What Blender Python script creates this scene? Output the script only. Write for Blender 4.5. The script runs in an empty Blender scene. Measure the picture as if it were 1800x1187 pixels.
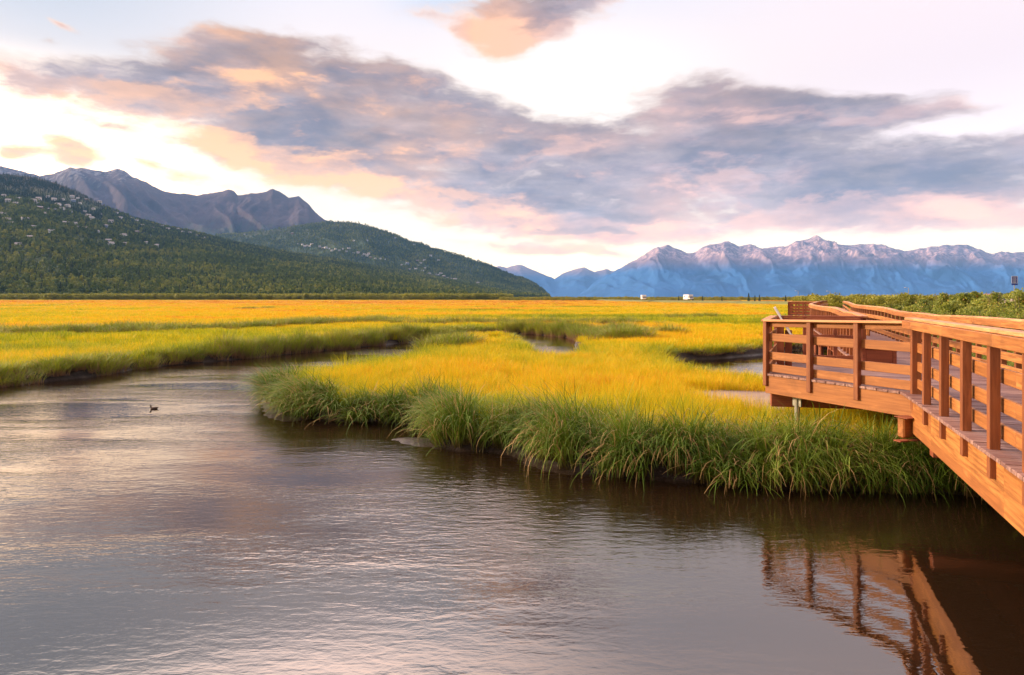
import bpy, math, random
import numpy as np
from mathutils import Vector, Matrix
R = math.radians
rng = np.random.default_rng(7)
random.seed(7)
S = bpy.context.scene
COL = S.collection

# ------------------------------------------------------------------ camera
F = 1200.0; EYE = 2.95; HZ = 524.0
cd = bpy.data.cameras.new("camera"); cam = bpy.data.objects.new("camera", cd); COL.objects.link(cam)
cam.location = (0, 0, EYE); cam.rotation_euler = (R(90), 0, 0)
cd.sensor_fit = 'HORIZONTAL'; cd.sensor_width = 36; cd.lens = 36 * F / 1800
cd.shift_y = -(593.5 - HZ) / 1800
cd.clip_start = 0.05; cd.clip_end = 60000
S.camera = cam
# ------------------------------------------------------------------ exposure, sun, sky
S.view_settings.view_transform = 'Standard'; S.view_settings.look = 'None'
S.view_settings.exposure = 0.62; S.view_settings.gamma = 1.0
SUN_EL, SUN_AZ = R(15), R(-76)       # azimuth from +Y, negative = to the left
sl = bpy.data.lights.new("sun", 'SUN'); so = bpy.data.objects.new("sun", sl); COL.objects.link(so)
sl.energy = 4.9; sl.angle = R(4); sl.color = (1.0, 0.73, 0.48)
sd_ = Vector((math.sin(SUN_AZ) * math.cos(SUN_EL), math.cos(SUN_AZ) * math.cos(SUN_EL), math.sin(SUN_EL)))
so.rotation_euler = sd_.to_track_quat('Z', 'Y').to_euler()
so.location = (-30, -5, 30)
S.cycles.max_bounces = 6; S.cycles.diffuse_bounces = 2; S.cycles.glossy_bounces = 3
S.cycles.transmission_bounces = 3; S.cycles.transparent_max_bounces = 6; S.cycles.volume_bounces = 0
S.cycles.use_adaptive_sampling = True
S.cycles.caustics_reflective = False; S.cycles.caustics_refractive = False

def px_dir(u, v):
    x, y, z = (u - 900) / F, 1.0, (HZ - v) / F
    return math.atan2(x, y), math.atan2(z, math.hypot(x, y))

W = bpy.data.worlds.new("World"); S.world = W; W.use_nodes = True
nt = W.node_tree
for n in list(nt.nodes): nt.nodes.remove(n)

class NG:
    """small helper for building node trees"""
    def __init__(s, t): s.t = t
    def n(s, typ, **kw):
        nd = s.t.nodes.new(typ)
        for k, v in kw.items():
            if k.startswith('i_'):
                key = k[2:]
                key = int(key) if key.isdigit() else key.replace('_', ' ')
                s.put(nd.inputs[key], v)
            else: setattr(nd, k, v)
        return nd
    def put(s, sock, v):
        if isinstance(v, bpy.types.NodeSocket): s.t.links.new(v, sock)
        elif v is not None: sock.default_value = v
    def math(s, op, a, b=None, c=None, clamp=False):
        nd = s.t.nodes.new('ShaderNodeMath'); nd.operation = op; nd.use_clamp = clamp
        for i, v in enumerate((a, b, c)): s.put(nd.inputs[i], v) if v is not None else None
        return nd.outputs[0]
    def vmath(s, op, a, b=None):
        nd = s.t.nodes.new('ShaderNodeVectorMath'); nd.operation = op
        s.put(nd.inputs[0], a)
        if b is not None: s.put(nd.inputs[1], b)
        return nd.outputs[0]
    def ramp(s, f, a, b, c=0.0, d=1.0, smooth=True):
        nd = s.t.nodes.new('ShaderNodeMapRange'); nd.interpolation_type = 'SMOOTHSTEP' if smooth else 'LINEAR'
        s.put(nd.inputs[0], f); s.put(nd.inputs[1], a); s.put(nd.inputs[2], b); s.put(nd.inputs[3], c); s.put(nd.inputs[4], d)
        return nd.outputs[0]
    def mix(s, f, a, b, mode='MIX'):
        nd = s.t.nodes.new('ShaderNodeMix'); nd.data_type = 'RGBA'; nd.blend_type = mode
        s.put(nd.inputs[0], f)
        for sk, v in ((nd.inputs[6], a), (nd.inputs[7], b)):
            s.put(sk, v if isinstance(v, bpy.types.NodeSocket) else (*v[:3], 1.0))
        return nd.outputs[2]
    def noise(s, vec, scale, detail=4, rough=0.55, dist=0.0, out=0, typ=None):
        nd = s.t.nodes.new('ShaderNodeTexNoise')
        if typ: nd.noise_type = typ
        s.put(nd.inputs['Vector'], vec); nd.inputs['Scale'].default_value = scale
        nd.inputs['Detail'].default_value = detail; nd.inputs['Roughness'].default_value = rough
        nd.inputs['Distortion'].default_value = dist
        return nd.outputs[out]
    def mapping(s, vec, loc=(0, 0, 0), rot=(0, 0, 0), scale=(1, 1, 1), typ='POINT'):
        nd = s.t.nodes.new('ShaderNodeMapping'); nd.vector_type = typ
        s.put(nd.inputs['Vector'], vec); nd.inputs['Location'].default_value = loc
        nd.inputs['Rotation'].default_value = rot; nd.inputs['Scale'].default_value = scale
        return nd.outputs[0]

def srgb(r, g, b):
    return tuple(((c / 255) / 12.92 if c / 255 <= .04045 else (((c / 255) + .055) / 1.055) ** 2.4) for c in (r, g, b))

# cloud density as a node group of (azimuth, elevation)
cg = bpy.data.node_groups.new("cloud density", 'ShaderNodeTree')
cg.interface.new_socket("V", in_out='INPUT', socket_type='NodeSocketVector')
cg.interface.new_socket("D", in_out='OUTPUT', socket_type='NodeSocketFloat')
g = NG(cg); gi = g.n('NodeGroupInput'); go = g.n('NodeGroupOutput')
V0 = gi.outputs[0]
w1 = g.noise(g.mapping(V0, scale=(1, 1.6, 1)), 3.2, 3, .55, out=1)
w2 = g.noise(g.mapping(V0, scale=(1, 1.6, 1)), 12, 4, .6, out=1)
wv = g.vmath('ADD', g.vmath('MULTIPLY', g.vmath('SUBTRACT', w1, (.5, .5, .5)), (.10, .045, 0)),
             g.vmath('MULTIPLY', g.vmath('SUBTRACT', w2, (.5, .5, .5)), (.045, .022, 0)))
V = g.vmath('ADD', V0, wv)
BL = [  # u, v, half width, half height (px), tilt deg, amplitude
 (110, 158, 190, 38, -6, 1.15), (250, 165, 170, 48, -4, .8), (420, 120, 150, 62, 4, 1.0), (400, 170, 240, 60, -6, .9), (570, 160, 240, 90, -12, 1.2),
 (700, 205, 260, 85, -14, 1.1), (860, 235, 220, 62, -12, 1.0), (1000, 272, 260, 52, -6, 1.1), (1130, 262, 300, 60, -3, 1.1),
 (1300, 290, 320, 60, -3, 1.1), (1190, 158, 120, 34, -6, 1.0), (1300, 205, 250, 42, -4, 1.1), (1530, 195, 190, 32, 2, 1.15), (1440, 218, 240, 30, 0, .9),
 (1650, 190, 110, 22, -3, .8), (1720, 275, 230, 45, -3, 1.2), (1500, 305, 330, 50, 0, 1.0), (1780, 330, 330, 66, 0, 1.2),
 (700, 300, 340, 66, -8, 1.1), (900, 345, 340, 62, -4, 1.2), (1180, 350, 330, 60, 0, 1.25), (980, 388, 270, 38, -3, 1.1),
 (1150, 390, 230, 32, 0, 1.1), (1560, 362, 350, 46, 0, 1.25), (1680, 384, 260, 26, 0, 1.0), (905, 42, 105, 70, 12, 1.1), (975, 10, 130, 46, 12, 1.0),
 (900, 88, 42, 26, 0, .6), (120, 262, 70, 26, -8, 1.0), (20, 262, 50, 18, 0, .7), (1005, 440, 130, 13, -4, .75), (860, 428, 110, 11, -3, .5), (930, 442, 150, 9, -2, .5),
 (320, 300, 150, 20, -14, .75), (210, 225, 160, 16, -6, .5), (430, 260, 200, 34, -12, .8), (120, 52, 40, 8, -8, .35), (95, 78, 25, 8, 0, .3), (560, 290, 200, 36, -8, .9), (770, 30, 130, 22, 5, .3),
 (2050, 250, 350, 90, 0, .9), (-350, 170, 420, 60, 0, .9)]
acc = None
for (u, v, a, b, tilt, amp) in BL:
    az, el = px_dir(u, v)
    k = math.cos(az) ** 2
    m = g.mapping(V, loc=(az, el, 0), rot=(0, 0, R(tilt)), scale=(a * 1.45 / F * k, b * 1.5 / F * math.cos(az), 1), typ='TEXTURE')
    gt = g.n('ShaderNodeTexGradient', gradient_type='QUADRATIC_SPHERE'); g.put(gt.inputs[0], m)
    t = g.math('MULTIPLY', gt.outputs['Fac'], amp * 2.7)
    acc = t if acc is None else g.math('ADD', acc, t)
acc = g.math('SUBTRACT', 1.0, g.math('POWER', 2.718, g.math('MULTIPLY', acc, -1.0)))   # soft saturation
# clouds overhead and behind, where the picture does not look
sep = g.n('ShaderNodeSeparateXYZ'); g.put(sep.inputs[0], V0)
elsew = g.ramp(g.math('ABSOLUTE', sep.outputs[0]), .95, 1.5)
n_el = g.noise(g.mapping(V, scale=(1, 2, 1)), 2.0, 3)
acc = g.math('ADD', acc, g.math('MULTIPLY', elsew, g.math('MULTIPLY', g.ramp(n_el, .4, .65), .7)))
nz = g.noise(g.mapping(V, scale=(1.0, 3.0, 1)), 4.2, 8, .56)
nz2 = g.noise(g.mapping(V, rot=(0, 0, .12), scale=(1.0, 3.2, 1)), 14.0, 6, .58)
nn = g.math('ADD', g.math('MULTIPLY', g.math('SUBTRACT', nz, .5), 2.3), g.math('MULTIPLY', g.math('SUBTRACT', nz2, .5), 1.1))
gate = g.ramp(acc, 0.02, .35)
D = g.math('ADD', acc, g.math('MULTIPLY', nn, g.math('ADD', .12, g.math('MULTIPLY', gate, .88))))
cg.links.new(D, go.inputs[0])

g = NG(nt)
tc = g.n('ShaderNodeTexCoord'); sp = g.n('ShaderNodeSeparateXYZ'); g.put(sp.inputs[0], tc.outputs['Generated'])
az = g.math('ARCTAN2', sp.outputs[0], sp.outputs[1]); el = g.math('ARCSINE', sp.outputs[2])
cv = g.n('ShaderNodeCombineXYZ'); g.put(cv.inputs[0], az); g.put(cv.inputs[1], el)
def dens(off=(0, 0, 0)):
    nd = g.n('ShaderNodeGroup'); nd.node_tree = cg
    g.put(nd.inputs[0], g.vmath('ADD', cv.outputs[0], off)); return nd.outputs[0]
d0 = dens(); d1 = dens((-.030, -.028, 0))
sky = g.n('ShaderNodeTexSky', sky_type='NISHITA'); sky.sun_disc = False
sky.sun_elevation = SUN_EL; sky.sun_rotation = SUN_AZ; sky.air_density = 1.2; sky.dust_density = 2.0
# high thin veil: colours over azimuth and elevation
veil = g.mix(g.ramp(el, .30, .46), srgb(255, 240, 236), srgb(232, 228, 240))
veil = g.mix(g.math('MULTIPLY', g.ramp(az, -.25, -.62), g.ramp(el, .20, .40)), veil, srgb(196, 202, 214))
veil = g.mix(g.math('MULTIPLY', g.ramp(g.math('ABSOLUTE', g.math('ADD', az, .10)), .12, .0), g.math('MULTIPLY', g.ramp(el, .37, .42), g.ramp(el, .48, .42))), veil, srgb(205, 214, 232))
veil = g.mix(g.math('MULTIPLY', g.ramp(az, .15, .6), g.ramp(el, .10, .30)), veil, srgb(250, 232, 236))
veil = g.mix(g.ramp(el, .20, .02), veil, srgb(255, 243, 216))
veil = g.mix(g.math('MULTIPLY', g.ramp(az, .1, -.5), g.ramp(el, .34, .12)), veil, srgb(255, 232, 200))
veil = g.mix(g.ramp(el, .42, .56), veil, srgb(240, 226, 228))
veil = g.mix(g.ramp(el, .62, 1.3), veil, srgb(140, 150, 180))
veil = g.mix(g.math('MULTIPLY', g.ramp(g.math('ABSOLUTE', az), 1.3, 2.4), .9), veil, srgb(92, 98, 122))
veil = g.vmath('MULTIPLY', veil, g.mix(g.math('MULTIPLY', g.ramp(az, -.28, -.62), g.ramp(el, .31, .20)), (1, 1, 1), (2.9, 2.45, 1.9)))
veil = g.vmath('MULTIPLY', veil, g.mix(g.math('MULTIPLY', g.ramp(az, .25, -.30), g.ramp(el, .40, .50)), (1, 1, 1), (3.6, 3.2, 2.8)))  # unseen sky above the view, brightness added to lift the water
glow = g.mapping(cv.outputs[0], loc=(*px_dir(1000, 160), 0), scale=(.30, .13, 1), typ='TEXTURE')
gg = g.n('ShaderNodeTexGradient', gradient_type='QUADRATIC_SPHERE'); g.put(gg.inputs[0], glow)
veil = g.mix(gg.outputs['Fac'], veil, (1.35, 1.22, 1.06))
veil = g.vmath('MULTIPLY', veil, g.mix(g.ramp(el, .42, .54), (1, 1, 1), (1.5, 1.4, 1.35)))  # more brightness added to the same unseen band of sky
# cloud colour
fine = g.noise(g.mapping(cv.outputs[0], rot=(0,0,.06), scale=(1, 4.2, 1)), 5.5, 7, .58)
core = g.mix(g.ramp(d0, .40, 1.25), srgb(204, 176, 172), srgb(116, 105, 120))
core = g.mix(g.math('MULTIPLY', g.ramp(fine, .50, .64), .55), core, srgb(188, 168, 172))
warmn = g.noise(g.mapping(cv.outputs[0], loc=(3, 1, 0), scale=(1, 3, 1)), 3.6, 5, .55)
warm = g.math('ADD', g.math('MULTIPLY', g.ramp(warmn, .42, .66), .75), g.math('MULTIPLY', g.ramp(g.math('SUBTRACT', d0, d1), .02, .40), .55))
warm = g.math('MULTIPLY', warm, g.ramp(g.noise(g.mapping(cv.outputs[0], loc=(1, 5, 0), rot=(0, 0, -.15), scale=(1, 2.6, 1)), 9.0, 6, .6), .36, .60, .45, 1.1))
warm = g.math('MULTIPLY', warm, g.math('ADD', .44, g.math('ADD', g.math('MULTIPLY', g.ramp(az, .25, -.40), .45), g.math('MULTIPLY', g.ramp(el, .30, .12), .35))), clamp=True)
wb = g.n('ShaderNodeTexGradient', gradient_type='QUADRATIC_SPHERE'); g.put(wb.inputs[0], g.mapping(cv.outputs[0], loc=(*px_dir(872, 62), 0), scale=(.11, .09, 1), typ='TEXTURE'))
warm = g.math('ADD', warm, g.math('MULTIPLY', wb.outputs['Fac'], 1.6), clamp=True)
cc = g.mix(warm, core, g.mix(g.ramp(az, .3, -.3), srgb(236, 180, 156), srgb(255, 184, 122)))
cc = g.mix(g.math('MULTIPLY', g.ramp(d0, .75, .38), g.ramp(az, .6, -.1, .2, .5)), cc, srgb(255, 214, 176))
rel = g.ramp(g.math('SUBTRACT', d0, d1), -.32, .36, .80, 1.30, smooth=False)
scl_ = g.n('ShaderNodeVectorMath', operation='SCALE'); g.put(scl_.inputs[0], cc); g.put(scl_.inputs['Scale'], rel); cc = scl_.outputs[0]
cov = g.ramp(d0, .14, .80)
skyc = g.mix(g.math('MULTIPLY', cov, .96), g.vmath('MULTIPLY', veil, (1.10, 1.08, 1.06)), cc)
horiz = g.ramp(el, .0, -.02)
skyc = g.vmath('MULTIPLY', skyc, g.mix(g.ramp(el, .15, .02), (1, 1, 1), (1.75, 1.45, .98)))
skyc = g.mix(horiz, skyc, (.35, .33, .33))
nis = g.vmath('MULTIPLY', sky.outputs[0], (.012, .012, .012))
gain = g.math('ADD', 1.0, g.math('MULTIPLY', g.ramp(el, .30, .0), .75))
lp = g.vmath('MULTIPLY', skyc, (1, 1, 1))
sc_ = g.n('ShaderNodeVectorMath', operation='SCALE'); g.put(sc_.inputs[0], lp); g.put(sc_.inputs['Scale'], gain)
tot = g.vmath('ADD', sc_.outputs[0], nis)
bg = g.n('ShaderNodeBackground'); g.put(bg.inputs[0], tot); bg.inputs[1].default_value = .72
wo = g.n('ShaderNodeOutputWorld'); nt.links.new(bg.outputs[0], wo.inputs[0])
W.cycles.sampling_method = 'MANUAL'; W.cycles.sample_map_resolution = 512

# ------------------------------------------------------------------ helpers
def tag(o, label=None, cat=None, group=None, kind=None):
    for k, v in (('label', label), ('category', cat), ('group', group), ('kind', kind)):
        if v: o[k] = v
    return o

def mesh_np(name, verts, faces, mats=(), attrs=None, smooth=False, parent=None, link=True, loc=None, fmat=None):
    """faces: array Nx3 / Nx4 or a list of such arrays"""
    me = bpy.data.meshes.new(name)
    verts = np.asarray(verts, dtype=np.float32)
    fl = faces if isinstance(faces, list) else [faces]
    fl = [np.asarray(f, dtype=np.int32) for f in fl if len(f)]
    me.vertices.add(len(verts)); me.vertices.foreach_set('co', verts.ravel())
    li = np.concatenate([f.ravel() for f in fl]) if fl else np.zeros(0, np.int32)
    tot_ = np.concatenate([np.full(len(f), f.shape[1], np.int32) for f in fl]) if fl else np.zeros(0, np.int32)
    st = np.concatenate([[0], np.cumsum(tot_)[:-1]]).astype(np.int32) if len(tot_) else tot_
    me.loops.add(len(li)); me.loops.foreach_set('vertex_index', li)
    me.polygons.add(len(tot_)); me.polygons.foreach_set('loop_start', st); me.polygons.foreach_set('loop_total', tot_)
    for m in mats: me.materials.append(m)
    if fmat is not None: me.polygons.foreach_set('material_index', np.asarray(fmat, np.int32))
    me.polygons.foreach_set('use_smooth', np.full(len(tot_), bool(smooth)))
    for k, a in (attrs or {}).items():
        a = np.asarray(a, dtype=np.float32)
        if a.ndim == 1:
            at = me.attributes.new(k, 'FLOAT', 'POINT'); at.data.foreach_set('value', a)
        else:
            at = me.attributes.new(k, 'FLOAT_VECTOR', 'POINT'); at.data.foreach_set('vector', a.ravel())
    me.update(calc_edges=True)
    o = bpy.data.objects.new(name, me)
    if link: COL.objects.link(o)
    if parent: o.parent = parent
    if loc is not None: o.location = loc
    return o

class MB:
    """collects boxes into one mesh; every corner carries its place along the board (for the grain)"""
    def __init__(s): s.v = []; s.f = []; s.g = []; s.m = []
    def hexa(s, P, L=None, mat=0, grain=None):
        b = len(s.v); s.v += [tuple(p) for p in P]
        off = random.uniform(0, 50)
        if grain is None:
            l = (Vector(P[4]) - Vector(P[0])).length; w = (Vector(P[1]) - Vector(P[0])).length; h = (Vector(P[3]) - Vector(P[0])).length
            grain = [(0, 0, 0), (0, w, 0), (0, w, h), (0, 0, h), (l, 0, 0), (l, w, 0), (l, w, h), (l, 0, h)]
        s.g += [(a + off, b_ + off * .3, c) for a, b_, c in grain]
        for q in ((3, 2, 1, 0), (4, 5, 6, 7), (0, 1, 5, 4), (1, 2, 6, 5), (2, 3, 7, 6), (3, 0, 4, 7)):
            s.f.append(tuple(b + i for i in q)); s.m.append(mat)
    def beam(s, p, q, w, h, up=(0, 0, 1), mat=0):
        p = Vector(p); q = Vector(q); d = (q - p).normalized(); up = Vector(up)
        sd = d.cross(up).normalized(); up2 = sd.cross(d).normalized()
        P = [c + sd * (a * w / 2) + up2 * (b * h / 2) for c in (p, q) for a, b in ((-1, -1), (1, -1), (1, 1), (-1, 1))]
        s.hexa(P, mat=mat)
    def box(s, c, size, rz=0, mat=0):
        c = Vector(c); x, y, z = size
        ax = Vector((math.cos(rz), math.sin(rz), 0))
        s.beam(c - ax * x / 2, c + ax * x / 2, y, z, mat=mat)
    def build(s, name, mats, parent=None, bevel=0.0, origin=None, label=None):
        v = np.array(s.v, dtype=np.float64)
        if origin is not None: v = v - np.array(origin)
        o = mesh_np(name, v, np.array(s.f), mats if isinstance(mats, (list, tuple)) else [mats], {'grain': np.array(s.g)}, parent=parent, fmat=s.m)
        if bevel:
            bm = o.modifiers.new('bevel', 'BEVEL'); bm.width = bevel; bm.segments = 1; bm.limit_method = 'ANGLE'
        if label: o['label'] = label
        return o

def empty(name, loc=(0, 0, 0)):
    o = bpy.data.objects.new(name, None); COL.objects.link(o); o.location = loc; o.empty_display_size = .3
    return o

def copy_thing(root, loc=None, rz=None, scale=None, label=None):
    r = root.copy(); COL.objects.link(r)
    if loc is not None: r.location = loc
    if rz is not None: r.rotation_euler = (0, 0, rz)
    if scale is not None: r.scale = scale if hasattr(scale, '__len__') else (scale,) * 3
    if label: r['label'] = label
    for ch in list(root.children):
        c = ch.copy(); COL.objects.link(c); c.parent = r
        for gch in list(ch.children):
            e = gch.copy(); COL.objects.link(e); e.parent = c
    return r

# value noise
_perm = rng.random((256, 256))
def vnoise(x, y):
    xi = np.floor(x).astype(int); yi = np.floor(y).astype(int); fx = x - xi; fy = y - yi
    fx = fx * fx * (3 - 2 * fx); fy = fy * fy * (3 - 2 * fy)
    a = _perm[xi % 256, yi % 256]; b = _perm[(xi + 1) % 256, yi % 256]
    c = _perm[xi % 256, (yi + 1) % 256]; d = _perm[(xi + 1) % 256, (yi + 1) % 256]
    return (a * (1 - fx) + b * fx) * (1 - fy) + (c * (1 - fx) + d * fx) * fy
def fbm(x, y, o=5, ridged=False, gain=.5):
    s = 0; a = 1; t = 0
    for i in range(o):
        n = vnoise(x * 2 ** i + 17.3 * i, y * 2 ** i + 5.1 * i)
        if ridged: n = 1 - abs(2 * n - 1)
        s = s + a * n; t += a; a *= gain
    return s / t

def G(u, v, h=EYE):   # pixel of the water plane -> world
    Y = F * h / (v - HZ); return ((u - 900) / F * Y, Y)

# ------------------------------------------------------------------ terrain description
POND = [G(-1200, 790), G(-400, 720), G(0, 680), G(60, 673), G(150, 664), G(230, 651), G(300, 642), G(400, 633), G(470, 627), G(520, 621), G(600, 614),
        G(660, 608), G(715, 603), G(760, 598), G(800, 593), G(862, 586), G(940, 588), G(1002, 594), G(1012, 600), G(1010, 607, 2.1), G(945, 605, 2.1), G(905, 597),
        G(800, 599.5), G(760, 605), G(712, 611, 2.15), G(660, 616, 2.1), G(600, 622, 2.05), G(520, 630, 2.05), G(478, 641, 2.0), G(466, 672), G(462, 684), G(463, 700), G(480, 721),
        G(520, 734), G(600, 741), G(700, 744), G(745, 748), G(758, 757), G(764, 782), G(790, 790), G(850, 793), G(900, 801), G(950, 817),
        G(1000, 829), G(1080, 838), G(1200, 848), G(1350, 858), G(1500, 862), G(1650, 866), G(1745, 872), (9.5, 11.0), (14, 13.5), (22, 15), (45, 14),
        (70, -10), (40, -35), (-40, -35), (-55, -5)]
POOL2 = [G(1168, 637), G(1200, 632.5), G(1260, 631), G(1340, 624), G(1440, 610), (18.5, 41), (24, 44), (27, 40), (20, 34.5), G(1560, 640, 2.2), G(1480, 652, 2.2), G(1400, 655, 2.2), G(1340, 650, 2.4), G(1290, 647, 2.4), G(1240, 645, 2.5), G(1195, 643, 2.8)]
POOL3 = [G(-120, 632), G(-40, 628), G(60, 625), G(95, 624.5), G(85, 628), G(30, 631), G(-60, 637)]
SPITS = [[G(684, 771), G(720, 768), G(766, 771), G(772, 790), G(735, 786), G(700, 779)],
         [G(457, 706), G(470, 700), G(500, 716), G(540, 732), G(530, 742), G(490, 741), G(464, 732), G(459, 720)],
         [G(905, 806), G(950, 812), G(1010, 826), G(1010, 838), G(960, 830), G(915, 816)]]
BARE = [G(1205, 688, 2.5), G(1260, 682, 2.5), G(1360, 683, 2.5), G(1400, 690, 2.5), G(1400, 722, 2.5), G(1320, 716, 2.5), G(1250, 706, 2.5)]

def poly_sd(P, x, y):
    """signed distance, negative inside"""
    P = np.array(P); A = P; B = np.roll(P, -1, 0)
    x = np.asarray(x, float); y = np.asarray(y, float)
    best = np.full(x.shape, 1e18); ins = np.zeros(x.shape, bool)
    for (ax, ay), (bx, by) in zip(A, B):
        ex, ey = bx - ax, by - ay
        t = np.clip(((x - ax) * ex + (y - ay) * ey) / (ex * ex + ey * ey), 0, 1)
        best = np.minimum(best, (x - ax - t * ex) ** 2 + (y - ay - t * ey) ** 2)
        c = (ay > y) != (by > y)
        with np.errstate(divide='ignore', invalid='ignore'):
            ins ^= c & (x < (bx - ax) * (y - ay) / (by - ay) + ax)
    return np.where(ins, -1, 1) * np.sqrt(best)
def water_sd(x, y):
    wob = (fbm(x * 1.1, y * 1.1, 3) - .5) * .35
    return np.minimum(np.minimum(poly_sd(POND, x, y), poly_sd(POOL2, x, y)), poly_sd(POOL3, x, y)) + wob
LAND = .42
def ground_z(x, y, sd=None):
    x = np.asarray(x, float); y = np.asarray(y, float)
    if sd is None: sd = water_sd(x, y)
    z = np.interp(sd, [-3, -1.0, -.25, 0, .22, .5, 1.6, 3.5], [-.9, -.5, -.14, -.01, .20, .30, LAND - .03, LAND])
    z = z + np.clip(sd, 0, 1.5) / 1.5 * ((fbm(x * .35, y * .35, 4) - .5) * .10) * np.clip(60 / np.maximum(abs(y), 1), 0, 1)
    near = (abs(x) < 20) & (y > 4) & (y < 30)
    if near.any():
        for sp_ in SPITS:
            m = poly_sd(sp_, x[near], y[near])
            z[near] = np.maximum(z[near], np.interp(m, [-.3, 0, .25], [.035, .006, -.12]))
    return z

def axis(fine0, fine1, step, lo, hi, grow=1.09):
    a = list(np.arange(fine0, fine1 + 1e-6, step)); d = step
    while a[-1] < hi: d *= grow; a.append(a[-1] + d)
    d = step
    while a[0] > lo: d *= grow; a.insert(0, a[0] - d)
    a[0] = lo; a[-1] = hi
    return np.array(a)

# ------------------------------------------------------------------ materials
def mat(name):
    m = bpy.data.materials.new(name); m.use_nodes = True
    t = m.node_tree
    for n in list(t.nodes): t.nodes.remove(n)
    g = NG(t); out = g.n('ShaderNodeOutputMaterial'); b = g.n('ShaderNodeBsdfPrincipled')
    t.links.new(b.outputs[0], out.inputs[0])
    return m, g, b, out
def bump(g, b, h, strength=.4, dist=.02):
    nd = g.n('ShaderNodeBump'); nd.inputs['Strength'].default_value = strength; nd.inputs['Distance'].default_value = dist
    g.put(nd.inputs['Height'], h); g.put(b.inputs['Normal'], nd.outputs[0]); return nd
def simple(name, col, rough=.6, metal=0.0, var=.15, scale=6.0):
    m, g, b, _ = mat(name)
    tcn = g.n('ShaderNodeTexCoord'); n = g.noise(tcn.outputs['Object'], scale, 4)
    c = g.mix(n, tuple(c_ * (1 - var) for c_ in col), tuple(min(1, c_ * (1 + var)) for c_ in col))
    g.put(b.inputs['Base Color'], c); b.inputs['Roughness'].default_value = rough; b.inputs['Metallic'].default_value = metal
    return m

def wood(name, c1, c2, c3, rough=.62, wear=.25):
    m, g, b, _ = mat(name)
    at = g.n('ShaderNodeAttribute', attribute_name='grain')
    ge = g.n('ShaderNodeNewGeometry')
    gr = g.noise(g.mapping(at.outputs['Vector'], scale=(1.5, 28, 28)), 1.0, 6, .6, .4)
    bl = g.noise(g.mapping(at.outputs['Vector'], scale=(1.2, 5, 5)), 1.0, 5, .6)
    wp = g.noise(ge.outputs['Position'], 2.2, 5, .6)
    c = g.mix(g.ramp(gr, .35, .65), tuple(x * .72 for x in c1), tuple(min(1, x * 1.15) for x in c2))
    c = g.mix(g.math('MULTIPLY', ge.outputs['Random Per Island'], .75), c, c3)
    c = g.mix(g.math('MULTIPLY', g.ramp(bl, .58, .72), wear), c, tuple(min(1, x * 1.9 + .03) for x in c2))
    c = g.mix(g.math('MULTIPLY', g.ramp(wp, .56, .7), wear * 1.3), c, tuple(x * .42 for x in c1))
    knots = g.n('ShaderNodeTexVoronoi', feature='F1'); g.put(knots.inputs['Vector'], g.mapping(at.outputs['Vector'], scale=(2.2, 6, 6)))
    kn = g.ramp(knots.outputs['Distance'], .10, .04)
    c = g.mix(g.math('MULTIPLY', kn, .7), c, tuple(x * .3 for x in c1))
    g.put(b.inputs['Base Color'], c)
    b.inputs['Roughness'].default_value = rough; b.inputs['Specular IOR Level'].default_value = .35
    bump(g, b, g.math('ADD', gr, g.math('MULTIPLY', bl, .5)), .35, .006)
    return m
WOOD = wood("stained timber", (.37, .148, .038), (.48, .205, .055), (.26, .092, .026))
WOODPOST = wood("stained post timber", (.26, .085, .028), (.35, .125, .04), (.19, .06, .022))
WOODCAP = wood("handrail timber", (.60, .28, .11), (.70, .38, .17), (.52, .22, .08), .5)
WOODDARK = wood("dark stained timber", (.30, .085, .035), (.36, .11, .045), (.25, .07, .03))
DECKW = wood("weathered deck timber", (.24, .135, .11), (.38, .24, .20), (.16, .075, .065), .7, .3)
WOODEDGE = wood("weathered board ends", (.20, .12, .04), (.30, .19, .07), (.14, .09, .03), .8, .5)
STEEL = simple("galvanised steel", (.32, .32, .27), .5, .4, .2, 8)
BOLT = simple("bolt steel", (.5, .47, .42), .4, .6)
WHITE = simple("white paint", (.78, .78, .76), .5)
DARKGL = simple("dark glass", (.03, .04, .05), .2)

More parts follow.
